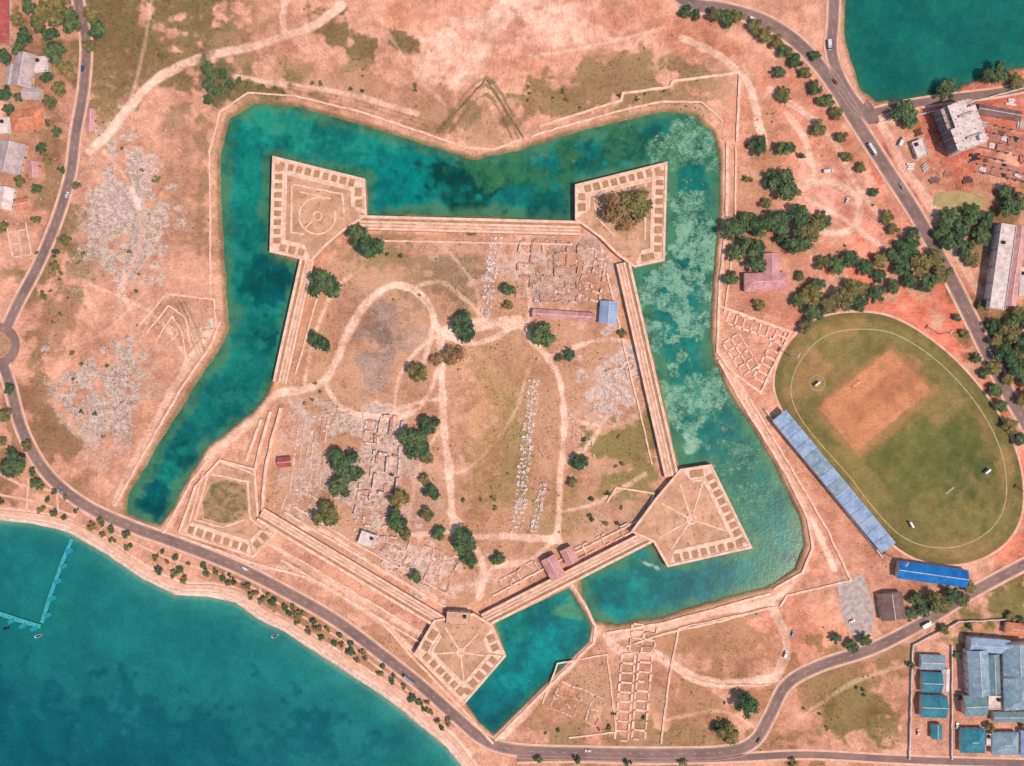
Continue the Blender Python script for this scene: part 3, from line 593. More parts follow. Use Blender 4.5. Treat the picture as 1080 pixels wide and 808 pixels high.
def curtain(label, a, b_, cen, th, h=3.4):
    u, n, l = inn(a, b_, cen)
    o = lambda d: [(a[0]+n[0]*d, a[1]+n[1]*d), (b_[0]+n[0]*d, b_[1]+n[1]*d)]
    m = ((a[0]+b_[0])/2, (a[1]+b_[1])/2); r = empty('curtain_wall', *m); tag(r, label, 'fort wall', 'curtain walls between the bastions')
    A, B = o(0), o(th); b = MB(); b.poly(Ws([A[0], A[1], B[1], B[0]]), -2.5, h, 0, 1); b.build('rampart_body', [M['stone_d'], M['walk']], r)
    for nm, d, w_, hh in (('parapet', 1.5, 2.0, .6), ('banquette_step', th*.44, 1.3, .3), ('terrace_kerb', th*.68, .9, .25), ('inner_kerb', th-1.1, 1.6, .4)):
        b = MB(); b.wall(Ws(resamp(o(d), 7)), w_, h, h+hh, jit=hh*.2); b.build(nm, M['stone'], r)
    b = MB(); b.sheet(Ws([o(th*.18)[0], o(th*.18)[1], o(th*.36)[1], o(th*.36)[0]]), h+.03); b.build('turf_strip', M['turf'], r)
    return r
FC = (480, 430)
curtain('long straight upper curtain wall facing the upper moat', (380,228), (612,234), FC, 15)
curtain('long right curtain wall running down beside the speckled moat', (664,276), (715,500), FC, 15, 3.3)
curtain('left curtain wall from the upper bastion down to the gate gap', (318,272), (289,402), FC, 15)
curtain('lower left curtain wall above the shore road', (272,548), (462,662), FC, 15, 3.2)
curtain('lower right curtain wall above the rectangular basin', (694,568), (514,660), FC, 15, 3.3)
def wallrun(label, pts, w_=1.4, h=1.0, m='stone', closed=False, name='stone_wall', sm=False, cat='wall'):
    if sm: pts = smooth(pts, 4, closed)
    if not closed: pts = resamp(pts, 7)
    pts = [(x+random.uniform(-.4, .4), y+random.uniform(-.4, .4)) for x, y in pts]
    b = MB(); b.wall(Ws(pts), w_, -.3, h, closed, jit=h*.15); return tag(b.build(name, M[m]), label, cat)
for a in [
 ('long zigzag stone wall above the upper right moat corner', [(568,134),(655,106),(657,99),(707,92),(709,86),(780,77),(777,150)], 1.9, 1.),
 ('lower zigzag stone wall parallel to the upper right moat', [(560,144),(600,132),(650,118),(700,107),(740,108),(762,128)], 1.4, .7),
 ('straight stone wall along the right bank of the upper right moat', [(767,150),(766,240),(759,300),(756,372)], 1.9, .9),
 ('thin stone wall just outside the right bank wall', [(776,155),(775,240),(768,300),(764,330)], 1.3, .7),
 ('stone wall following the moat beside the stadium down to the corner', [(758,380),(782,424),(806,462),(830,502),(852,548),(857,578),(846,604),(815,622)], 2., 1.),
 ('angular stone wall between stadium stand and moat', [(790,420),(838,500),(872,558),(897,612),(830,628),(822,640)], 1.5, .8),
 ('long stone wall along the lower right bank of the moat', [(640,668),(700,657),(752,643),(812,626)], 2., .9),
 ('second stone wall below the lower right moat bank', [(660,682),(700,668),(760,655),(815,640)], 1.5, .7),
 ('stone wall along the left bank of the long left moat', [(122,532),(150,482),(190,412),(224,362),(232,340)], 1.6, .7),
 ('thin stone wall near the upper left moat bank', [(222,310),(222,230),(221,160),(232,118),(262,98),(310,101)], 1.2, .5),
 ('thin stone wall above the upper moat', [(310,101),(380,118),(440,138),(492,156),(520,158),(548,148)], 1.4, .5),
 ('upper terrace wall between the shore road and the fort', [(296,590),(360,628),(420,664),(444,678)], 1.5, .7),
 ('thin terrace wall directly under the lower left curtain wall', [(284,572),(350,610),(410,646),(446,668)], 1.3, .7),
 ('parallel inner wall behind the lower left curtain wall', [(300,540),(360,575),(420,610),(470,640)], 1.6, 1.1),
 ('second inner wall behind the lower left curtain wall', [(310,534),(366,568),(430,604),(474,628)], 1.2, .7),
 ('parallel inner wall behind the upper curtain wall', [(392,254),(500,256),(604,258)], 1.3, .9),
 ('parallel inner wall behind the right curtain wall', [(640,288),(664,390),(688,490)], 1.2, .8),
 ('parallel inner wall behind the left curtain wall', [(338,300),(322,360),(312,395)], 1.2, .8),
 ('parallel inner wall behind the lower right curtain wall', [(676,548),(600,586),(520,628)], 1.4, 1.),
 ('angled stone wall inside the fort above the lower right bastion', [(640,530),(650,514),(690,520),(682,540)], 1.4, 1.),
 ('low retaining wall under the lower left curtain wall', [(190,566),(268,594),(330,610),(400,652),(436,694),(488,748),(520,784)], 1.7, .7),
 ('outer stepped wall left of the low bastion', [(172,562),(186,538),(202,508),(220,484)], 1.5, .8),
 ('leftmost of the three ramp walls below the left gate', [(276,442),(266,470),(260,486)], 2., 1.4),
 ('middle of the three ramp walls below the left gate', [(286,434),(276,468),(270,494)], 2.2, 2.),
 ('rightmost of the three ramp walls below the left gate', [(297,430),(288,462),(280,500),(277,546)], 2.2, 2.4),
 ('stone wall edging the right side of the rectangular basin', [(603,616),(617,638),(628,660),(626,678),(572,731),(522,781)], 2., .7),
 ('stone wall dividing the plots left of the dirt field', [(716,662),(708,700),(697,784)], 1.4, .8),
 ('thin wall along the upper edge of the brown plot', [(716,662),(820,640)], 1., .7),
 ('pale triangular outline wall of the outwork right of the moat', [(757,322),(834,350),(802,414),(770,392),(757,372)], 1.7, .9),
 ('bent wall around the foundations below the rectangular basin', [(572,742),(588,700),(640,690),(650,772),(600,778)], 1.2, .7),
 ('outermost eroded line of the fallen outwork left of the moat', [(146,344),(176,310),(226,316),(228,345)], 1.2, .4),
 ('middle eroded line of the fallen outwork left of the moat', [(154,352),(178,322),(196,336),(202,368)], 1.1, .35),
 ('innermost eroded line of the fallen outwork left of the moat', [(164,360),(182,334),(192,350),(196,376)], 1.0, .3)]: wallrun(*a)
for a in [('scrubby eroded bank on the left arm of the pointed outwork', [(463,138),(488,111),(512,84)]), ('scrubby eroded bank on the right arm of the pointed outwork', [(513,84),(532,114),(551,144)])]:
    wallrun(a[0], a[1], .9, .3, 'hedge', name='earth_bank', cat='earth bank')
wallrun('plot wall beside the S-shaped dirt track', [(700,695),(722,712),(760,722),(812,722)], 1.1, .7, sm=True)
wallrun('compound wall around the blue-roofed offices', [(958,800),(962,680),(1010,655),(1085,652)], .6, 2., 'white')
wallrun('pale wall around the construction yard', [(925,130),(985,118),(1085,92)], .6, 2., 'white')
wallrun('compound wall between the teal sheds and the big roofs', [(1003,800),(1003,680)], .6, 2., 'white')
wallrun('long low boundary wall of the stadium along its stand', [(806,432),(870,512),(930,588)], .8, 2., 'white')

def ruin(label, cx, cy, w_, h_, ang, nx, ny, miss=.25, t=1.1, H=2.2, m='stone_g', seed=1, wild=1., debris=0):
    R = random.Random(seed); r = empty('ruined_building', cx, cy, 0, math.radians(ang)); tag(r, label, 'ruin', 'ruins and foundations')
    jx, jy = w_/nx*S*.1*wild, h_/ny*S*.1*wild
    gp = {(i, j): ((-.5+i/nx)*w_*S+R.uniform(-jx, jx)*1.2, (-.5+j/ny)*h_*S+R.uniform(-jy, jy)*1.2) for i in range(nx+1) for j in range(ny+1)}
    segs = []
    for i in range(nx+1):
        for j in range(ny):
            if R.random() > (miss*.5 if i in (0, nx) else miss): segs.append((gp[i, j], gp[i, j+1]))
    for j in range(ny+1):
        for i in range(nx):
            if R.random() > (miss*.5 if j in (0, ny) else miss): segs.append((gp[i, j], gp[i+1, j]))
    for a, c in segs:
        q = R.random()/max(.05, wild); l = math.dist(a, c) or 1; k = t*.55/l
        a, c = (a[0]+(c[0]-a[0])*k, a[1]+(c[1]-a[1])*k), (c[0]-(c[0]-a[0])*k, c[1]-(c[1]-a[1])*k)
        if q < .25: c = (a[0]+(c[0]-a[0])*.55, a[1]+(c[1]-a[1])*.55)
        elif q < .42: a = (a[0]+(c[0]-a[0])*.4, a[1]+(c[1]-a[1])*.4)
        pp = [(x+R.uniform(-.22, .22)*wild, y+R.uniform(-.22, .22)*wild) for x, y in resamp([a, c], 1.4)]
        mm = m if R.random() < .7 or wild < .2 else R.choice(('stone_r', 'stone_g', 'stone_d'))
        b = MB(); b.wall(pp, t*R.uniform(.65, 1.25), -.3, H*R.uniform(.4, 1.1), jit=H*.2*wild); b.build('wall', M[mm], r, local=True)
    for _ in range(debris):      # each fallen heap is one ragged mound
        s = R.uniform(.7, 2.0); n = 7; b = MB(); px_, py_ = R.uniform(-.5, .5)*w_*S, R.uniform(-.5, .5)*h_*S
        b.v = [(px_+s*R.uniform(.6, 1.2)*math.cos(6.283*i/n), py_+s*R.uniform(.6, 1.2)*math.sin(6.283*i/n), -.05) for i in range(n)]+[(px_+s*R.uniform(.3, .7)*math.cos(6.283*i/n), py_+s*R.uniform(.3, .7)*math.sin(6.283*i/n), s*R.uniform(.2, .5)) for i in range(n)]
        b.f = [(i, (i+1) % n, n+(i+1) % n, n+i) for i in range(n)]+[tuple(range(n, 2*n))]; b.m = [0]*len(b.f)
        b.build('fallen_heap', M[R.choice(('stone_g', 'stone_g', 'stone_r', 'stone_d'))], r, local=True)
    return r
for a in [
 ('roofless reddish stone barracks ruin with many rooms in the upper right of the fort', 578, 286, 62, 62, -3, 5, 5, .38, 1.4, 1.6, 'stone_r', 3, 1., 40),
 ('narrow roofless ruin strip beside the right curtain wall', 625, 290, 22, 54, -8, 2, 6, .3, 1.4, 1.5, 'stone_g', 4, .8, 14),
 ('large pale roofless church ruin in the lower left of the fort', 410, 480, 24, 80, -6, 2, 4, .25, 2.2, 3.0, 'stone_g', 5, .6, 22),
 ('left aisle strip of the church ruin with small rooms', 388, 486, 12, 86, -6, 1, 7, .3, 1.6, 2.0, 'stone_g', 25, .7, 12),
 ('lower wing of the church ruin with scattered small rooms', 398, 545, 46, 40, -6, 5, 4, .45, 1.4, 1.5, 'stone_g', 6, 1.1, 30),
 ('row of narrow foundations left of the church ruin', 326, 480, 30, 84, -8, 5, 3, .4, 1.0, .7, 'stone_g', 7, .7, 26),
 ('cluster of tumbled foundations inside the lower left curtain wall', 322, 535, 44, 26, -25, 4, 3, .5, 1.1, .8, 'stone_g', 26, 1.1, 16),
 ('rubble-filled ruin near the middle of the right curtain wall', 655, 395, 40, 44, 15, 3, 3, .6, 1.1, 1.0, 'stone_g', 8, 1.1, 30),
 ('small foundation beside the rubble field on the right', 615, 465, 20, 44, 5, 2, 4, .5, 1., .8, 'stone_g', 9, 1., 8),
 ('foundations of a ruin near the lower curtain wall', 452, 598, 56, 40, -20, 4, 3, .5, 1.2, 1.0, 'stone_g', 10, 1., 24),
 ('broken walls near the lower bastion inside the fort', 420, 592, 30, 24, -28, 3, 2, .45, 1.2, 1.1, 'stone_g', 27, 1., 14),
 ('long ruined store beside the lower left curtain wall', 356, 590, 90, 11, -30, 8, 1, .2, 1.1, 1.4, 'stone', 11, .4, 0),
 ('long ruined store beside the lower right curtain wall', 636, 570, 64, 11, 26, 6, 1, .2, 1.1, 1.4, 'stone', 12, .4, 0),
 ('ruined rooms around the lower gate', 548, 608, 44, 14, 28, 4, 1, .3, 1.2, 1.5, 'stone_g', 28, .7, 8),
 ('upper row of neat cells of the outwork right of the moat', 797, 345, 62, 13, -20, 7, 1, 0, 1.5, 1.0, 'stone', 13, .12),
 ('right row of neat cells of the outwork right of the moat', 812, 378, 52, 13, 63, 6, 1, 0, 1.5, 1.0, 'stone', 14, .12),
 ('inner row of neat cells of the outwork right of the moat', 781, 374, 40, 20, -58, 4, 2, .05, 1.3, .9, 'stone', 24, .15),
 ('left column of the double strip of cells below the moat corner', 659, 735, 14, 92, -5, 1, 9, .04, 1.5, 1.0, 'stone', 15, .18),
 ('right column of the double strip of cells below the moat corner', 677, 734, 14, 92, -5, 1, 9, .04, 1.5, 1.0, 'stone', 29, .18),
 ('broad ruined foundations below the rectangular basin', 610, 742, 52, 30, -22, 4, 2, .4, 1.1, .6, 'stone_g', 16, .7, 14),
 ('small cell block at the top of the outwork path', 678, 674, 26, 30, -8, 2, 4, .05, 1.3, 1.0, 'stone', 17, .2),
 ('faint fallen outwork walls on the left bank of the moat', 192, 354, 60, 26, -40, 5, 2, .4, 1.0, .35, 'stone_d', 18, .6, 8),
 ('low wall traces right of the faint outwork', 213, 330, 26, 34, 5, 2, 3, .4, 1., .35, 'stone_d', 19, .6, 4),
 ('row of foundations above the church ruin', 360, 444, 46, 16, 10, 5, 1, .35, 1., .7, 'stone_g', 20, .9, 14),
 ('fenced allotment walls left of the left road', 20, 250, 20, 40, 10, 2, 3, .4, .6, 1.0, 'white', 22, .3)]: ruin(*a)

# ------------------------------------------------------------ buildings
def building(label, x, y, w_, d_, ang, h, kind, rm, wm='cream', cat='building', nwin=None):
    r = empty('building', x, y, 0, math.radians(ang)); tag(r, label, cat)
    w_, d_ = w_*S, d_*S; rh = d_*.2
    b = MB(); b.box(0, 0, w_, d_, 0, h)
    if kind == 'gable':
        for s in (-1, 1):
            i = len(b.v); x0 = s*(w_/2)
            b.v += [(x0, -d_/2, h), (x0, d_/2, h), (x0, 0, h+rh)]; b.f.append((i, i+1, i+2)); b.m.append(0)
    b.build('wall', M[wm], r, local=True)
    o = .6; W2, D2 = w_/2+o, d_/2+o
    if kind in ('gable', 'hip'):
        ins = 0 if kind == 'gable' else min(d_/2, w_/2*.8)
        b = MB(); e = h-o*rh/(d_/2); T = .16
        for z in (0, T):
            b.v += [(-W2, -D2, e+z), (W2, -D2, e+z), (W2, D2, e+z), (-W2, D2, e+z), (-W2+ins, 0, h+rh+z+.03), (W2-ins, 0, h+rh+z+.03)]
        b.f = [(6, 7, 11, 10), (8, 9, 10, 11), (1, 0, 4, 5), (3, 2, 5, 4), (0, 1, 7, 6), (2, 3, 9, 8)]
        if kind == 'hip': b.f += [(7, 8, 11), (9, 6, 10), (2, 1, 5), (0, 3, 4), (1, 2, 8, 7), (3, 0, 6, 9)]
        else: b.f += [(1, 5, 11, 7), (5, 2, 8, 11), (0, 6, 10, 4), (4, 10, 9, 3)]
        b.m = [0]*len(b.f); rf = b.build('roof', M[rm], r, local=True)
        b = MB(); b.wall([(-W2+ins, 0), (W2-ins, 0)], .45, h+rh+T, h+rh+T+.16); b.build('ridge_cap', M['slab'], rf, local=True)
    else:
        b = MB(); b.box(0, 0, w_+.5, d_+.5, h, h+.3); rf = b.build('roof', M[rm], r, local=True)
        b = MB(); b.wall([(-w_/2, -d_/2), (w_/2, -d_/2), (w_/2, d_/2), (-w_/2, d_/2)], .3, h+.3, h+1.0, True); b.build('parapet', M[wm], rf, local=True)
        b = MB(); b.box(w_*.28, d_*.2, 2.2, 2.0, h+.3, h+1.9); b.box(w_*.28, d_*.2, 1.2, 1.2, h+1.9, h+2.05); b.build('water_tank', M['dark'], rf, local=True)
    fl = max(1, int(h//3)); k = nwin if nwin is not None else max(1, min(5, int(w_//5)))
    for s in (-1, 1):
        for f in range(fl):
            for i in range(k):
                xx = (-.5+(i+.5)/k)*w_; z0 = 1+3*f
                if s == -1 and f == 0 and i == k//2:
                    b = MB(); b.box(xx, s*(d_/2+.03), 1.3, .1, 0, 2.2); dr = b.build('door', M['wood'], r, local=True)
                    b = MB(); b.box(xx+.45, s*(d_/2+.12), .1, .08, 1., 1.15); b.build('handle', M['conc'], dr, local=True); continue
                b = MB(); b.box(xx, s*(d_/2+.03), 1.7, .1, z0, z0+1.4); wn = b.build('window', M['white'], r, local=True)
                b = MB(); b.box(xx, s*(d_/2+.09), 1.4, .04, z0+.15, z0+1.25); b.build('pane', M['glass'], wn, local=True)
    return r
BL = [
 ('red-roofed long hall at the top left corner of the photo',2,22,22,52,0,5,'gable','r_red'),
 ('grey-roofed house in the upper left, highest of its row',28,76,34,20,80,4,'gable','r_grey'),
 ('small flat house right of the highest grey house',46,70,14,16,5,3.2,'flat','slab'),
 ('narrow lean-to shed left of the highest grey house',14,80,8,20,-8,2.8,'gable','r_grey'),
 ('small grey shed above the orange tiled house',36,100,18,12,-5,3.2,'gable','r_grey'),
 ('orange tiled hip-roofed house in the upper left',32,128,34,22,8,4,'hip','r_orange'),
 ('small white flat annex left of the orange tiled house',8,134,12,16,5,3,'flat','slab'),
 ('pale house left of the road with broad grey roof',14,168,32,26,78,4.5,'gable','r_grey'),
 ('small pink roofed annex beside the broad grey roof',38,180,10,16,5,3,'gable','r_pink'),
 ('light grey shed at the left edge below the broad roof',8,210,22,16,80,3.5,'gable','slab'),
 ('small orange shed right of the light grey shed',26,216,12,10,10,3,'gable','r_orange'),
 ('tiny pale hut at the top left roadside',98,128,6,22,-3,3,'gable','r_pink'),
 ('pink-roofed house among trees right of the upper moat',806,298,44,18,2,4.5,'hip','r_pink'),
 ('pink-roofed rear wing behind the tree-shaded house',812,280,16,22,0,4.2,'gable','r_pink'),
 ('long faded pink roofed hall below the barracks ruin',594,333,64,8,-4,3.2,'gable','r_pink'),
 ('light steel-roofed hut beside the right curtain wall',641,330,17,22,-4,3.6,'gable','r_steel'),
 ('small pink-roofed gatehouse at the lower curtain wall',583,597,15,22,28,4.5,'gable','r_pink'),
 ('small pink-roofed hut right of the gatehouse',600,585,12,16,28,4.5,'gable','r_pink'),
 ('small brown-red hut inside the left curtain wall',301,487,13,9,5,3,'gable','r_red'),
 ('small white flat hut below the church ruin',388,568,16,14,-20,3.5,'flat','slab'),
 ('tiny square block house on the lower curtain wall',484,650,24,13,-3,6,'flat','walk'),
 ('long slab block with pale roof right of the main road',1050,283,16,88,-8,9,'flat','slab'),
 ('narrow pink-roofed block beside the long slab block',1064,282,12,82,-8,8,'gable','r_pink'),
 ('small white house at the right edge above the trees',1076,298,10,30,-5,5,'flat','slab'),
 ('bright blue roofed hall beside the curved road',980,604,72,17,-8,5,'gable','r_blue'),
 ('small brown-roofed shed below the paved lot',938,638,24,26,8,4,'gable','r_brown'),
 ('grey roofed shed, top one of the stacked sheds',981,697,24,14,-2,3.5,'gable','r_lgrey'),
 ('teal roofed shed, second of the stacked sheds',980,718,20,20,-2,3.5,'gable','r_teal'),
 ('teal roofed shed, third and widest of the stacked sheds',982,743,26,22,-2,3.8,'gable','r_teal'),
 ('narrow grey annex right of the second stacked shed',995,716,7,22,-2,3,'gable','slab'),
 ('light blue-grey wing at the left of the office compound',1026,706,20,46,3,8,'gable','r_lgrey'),
 ('grey-green lower left wing of the office compound',1024,741,22,20,3,6,'gable','r_mix'),
 ('upper cross wing of the blue-grey office compound',1038,678,40,13,-4,7.4,'gable','r_steel'),
 ('narrow middle wing of the office compound',1043,708,11,40,2,6.6,'gable','r_mix'),
 ('upper right wing of the office compound',1066,692,28,32,2,8,'gable','r_lgrey'),
 ('broad lower right wing of the office compound',1068,728,30,32,2,7.6,'hip','r_lgrey'),
 ('right edge wing running out of the photo',1094,712,20,70,2,7,'gable','r_steel'),
 ('flat link block between the lower office wings',1045,738,14,14,0,5,'flat','slab'),
 ('low grey roofed range under the lower right wing',1064,754,38,9,0,4,'gable','r_mix'),
 ('small grey roofed house at the bottom right corner',1057,782,26,22,0,4,'hip','r_lgrey'),
 ('small teal roofed house left of the corner house',1023,779,24,24,0,4,'hip','r_teal'),
 ('tiny flat outhouse between the two corner houses',1041,778,7,12,0,3,'flat','slab'),
 ('grey roof cut by the right edge beside the corner house',1084,782,20,26,0,4,'gable','r_steel'),
 ('orange tiled kiosk at the top of the office compound',1070,662,24,11,-6,4,'hip','r_orange'),
 ('tiny roofed shelter below the stacked teal sheds',986,770,10,14,0,3,'gable','r_teal'),
 ('long brown workers shed in the construction yard',1052,120,44,9,-10,3,'gable','r_brown'),
 ('white flat site hut left of the unfinished building',968,158,12,18,20,3,'flat','slab'),
 ('small orange shed right of the foundation columns',1074,205,12,10,-10,3,'gable','r_orange'),
]
for lab, x, y, w_, d_, ang, h, kd, rm in BL:
    if d_ > w_: w_, d_, ang = d_, w_, ang+90
    building(lab, x, y, w_, d_, ang, h, kd, rm, 'white' if rm in ('r_lgrey', 'r_steel', 'slab') else 'cream')
b = MB(); b.poly(Ws([(882,612),(910,606),(922,640),(920,668),(900,672),(888,650)]), 0, .1); struct(b.build('paved_lot', M['conc']))
# grandstand
r = empty('grandstand', 876, 507, 0, math.radians(-50.4)); tag(r, 'long blue-grey roofed grandstand along the left side of the stadium', 'grandstand')
L_ = 180*S; n = 14
for i in range(4): b = MB(); b.box(0, 3.6-1.6*i, L_-4, 1.58, 0, .6+.6*i); b.build('seating_tier', M['conc'], r, local=True)
b = MB(); b.box(0, -5.6, L_-4, .4, 0, 5.6); b.build('back_wall', M['cream'], r, local=True)
for i in range(n):
    x0 = -L_/2+L_*i/n; x1 = x0+L_/n-.3; b = MB(); dz = random.uniform(-.08, .08)
    b.v += [(x0, -6.2, 6.2+dz), (x1, -6.2, 6.2+dz), (x1, 6.2, 7.4+dz), (x0, 6.2, 7.4+dz), (x0, -6.2, 6.4+dz), (x1, -6.2, 6.4+dz), (x1, 6.2, 7.6+dz), (x0, 6.2, 7.6+dz)]
    b.f += [(4, 5, 6, 7), (3, 2, 1, 0), (0, 1, 5, 4), (1, 2, 6, 5), (2, 3, 7, 6), (3, 0, 4, 7)]; b.m = [0]*6
    b.build('roof_panel', M['r_steel' if random.random() < .75 else 'r_lgrey'], r, local=True)
    b = MB(); b.box(x0+.2, 5.2, .35, .35, 0, 7.1); b.build('column', M['white'], r, local=True)
    b = MB(); b.box(x0+.2, -5.2, .35, .35, 0, 6.2); b.build('column', M['white'], r, local=True)
def frame(label, x, y, nx, ny, fl, ang, bay=5.5, slabs=True):
    r = empty('concrete_frame', x, y, 0, math.radians(ang)); tag(r, label, 'construction frame')
    w_, d_ = nx*bay, ny*bay
    if slabs:
        for f in range(1, fl+1):
            b = MB()
            if f < fl: b.box(0, 0, w_+1, d_+1, 3.2*f-.3, 3.2*f)
            else: b.poly([(-w_/2-.5, -d_/2-.5), (w_/2+.5, -d_/2-.5), (w_/2+.5, d_/2-bay), (w_/2-bay, d_/2-bay), (w_/2-bay, d_/2+.5), (-w_/2+bay*.6, d_/2+.5), (-w_/2+bay*.6, 0), (-w_/2-.5, 0)], 3.2*f-.3, 3.2*f)
            b.build('slab', M['slab' if f == fl else 'conc'], r, local=True)
        for yy in (-d_*.3, d_*.2): b = MB(); b.box(w_*.1, yy, w_*.5, 1.2, 3.2*fl, 3.2*fl+1.6); b.build('upstand_wall', M['conc'], r, local=True)
        b = MB(); b.box(w_*.3, -d_*.38, 4, 4, 3.2*fl, 3.2*fl+2.8); b.build('stair_head', M['slab'], r, local=True)
    for i in range(nx+1):
        for j in range(ny+1):
            if not slabs and random.random() < .3: continue
            b = MB(); X_, Y_ = -w_/2+i*bay, -d_/2+j*bay
            if slabs: b.box(X_, Y_, .45, .45, 0, 3.2*fl+1.2)
            else: b.box(X_, Y_, 1.6, 1.6, 0, .5); b.box(X_, Y_, .6, .6, .5, 2.6+random.random())
            b.build('column', M['conc'], r, local=True)
    if not slabs:
        b = MB(); b.box(w_*.1, 0, w_*.7, d_*.75, -.1, .25); b.build('foundation_slab', M['redc'], r, local=True)
        for j in range(ny+1):
            q = random.uniform(.5, 1.); b = MB(); b.box(-w_*(1-q)*.5*random.choice((-1, 1)), -d_/2+j*bay+.8, w_*q, .8, 0, .9); b.build('ground_beam', M['redc' if j % 2 else 'r_brown'], r, local=True)
        for k in range(7): b = MB(); b.box(random.uniform(-.4, .4)*w_, random.uniform(-.4, .4)*d_, random.uniform(2, 9), random.uniform(1.5, 5), 0, random.uniform(.4, 1.6), random.uniform(-.2, .2)); b.build('formwork', M[random.choice(('wood', 'slab', 'dark', 'redc', 'redc'))], r, local=True)
    return r
frame('tall unfinished concrete building with pale top slab', 1006, 138, 4, 6, 5, 20)
frame('rows of foundation columns right of the unfinished building', 1056, 148, 6, 3, 1, -12, 6, False)
frame('lower grid of foundation columns on the red building site', 1052, 178, 7, 2, 1, -12, 6, False)
for i, (x, y, a_, m_) in enumerate([(968,140,20,'wood'),(976,176,40,'conc'),(1000,184,-10,'redc'),(1020,190,10,'wood'),(1036,132,-12,'r_grey'),(1076,132,80,'conc'),(960,176,0,'white'),(1030,112,30,'redc'),(1066,108,-8,'white'),(985,190,5,'r_brown'),(1026,150,70,'white'),(1028,166,10,'dark'),(1056,198,-12,'slab'),(1078,168,80,'redc')]):
    r = empty('material_stack', x, y, 0, math.radians(a_)); tag(r, 'x', 'material stack', 'stacks on the building site')
    for k in range(3): b = MB(); b.box(0, (k-1)*1.7, random.uniform(4, 8), 1.4, 0, random.uniform(.5, 1.4)); b.build('bundle', M[m_], r, local=True)
for i, o in enumerate(sorted([o for o in C.objects if o.name.startswith('material_stack')], key=lambda o: o.location.x)): o['label'] = '%s stack of building material on the red site, from left to right' % ordw(i+1)
# jetty
r = empty('jetty', 50, 615); tag(r, 'thin turquoise jetty bending out from the shore into the lagoon', 'jetty')
for p, w_ in [([(76,568),(66,592),(54,625),(44,657)], 2.6), ([(43,661),(20,654),(-10,644)], 3.2)]:
    b = MB(); b.wall(Ws(p), w_, -.25, .15); b.build('deck', M['deck'], r)
    for x, y in resamp(p, 12): b = MB(); X_, Y_ = W(x, y); b.box(X_, Y_, .35, .35, -5, .75); b.build('pile', M['wood'], r)
for x, y in [(69,580),(63,596),(57,612),(51,630),(46,648),(32,662),(20,659),(8,654)]:
    b = MB(); X_, Y_ = W(x+4, y+1); b.box(X_, Y_, 5.4, 3.2, -1.1, .2, .4); b.box(X_, Y_, 4, 2., .2, .3, .4); b.build('float', M['p_teal'], r)
def boat(label, x, y, ang, m):
    r = empty('moored_boat', x, y, -1.0, ang); tag(r, label, 'boat')
    prof = [(-2.8, .75), (-1, 1.0), (1, .9), (2.4, .45), (3.2, 0)]
    out = [(a, c) for a, c in prof]+[(a, -c) for a, c in reversed(prof[:-1])]
    b = MB(); n = len(out); b.v += [(a*.85, c*.55, -.2) for a, c in out]+[(a, c, .6) for a, c in out]+[(a*.88, c*.8, .6) for a, c in out]+[(a*.8, c*.6, .1) for a, c in out]
    for s in range(3):
        for i in range(n): j = (i+1) % n; b.f.append((s*n+j, s*n+i, (s+1)*n+i, (s+1)*n+j))
    b.f.append(tuple(range(3*n, 4*n))); b.f.append(tuple(range(n-1, -1, -1))); b.m = [0]*len(b.f); b.build('hull', M[m], r, local=True)
    for q in (-1.4, .6): b = MB(); b.box(q, 0, .35, 1.5, .35, .45); b.build('seat', M['wood'], r, local=True)
boat('small blue boat at the far end of the jetty', 6, 663, .3, 'p_blue'); boat('small white boat beside the jetty corner', 40, 671, .3, 'p_white'); boat('lone white boat drawn near the lagoon shore', 290, 671, .4, 'p_white')

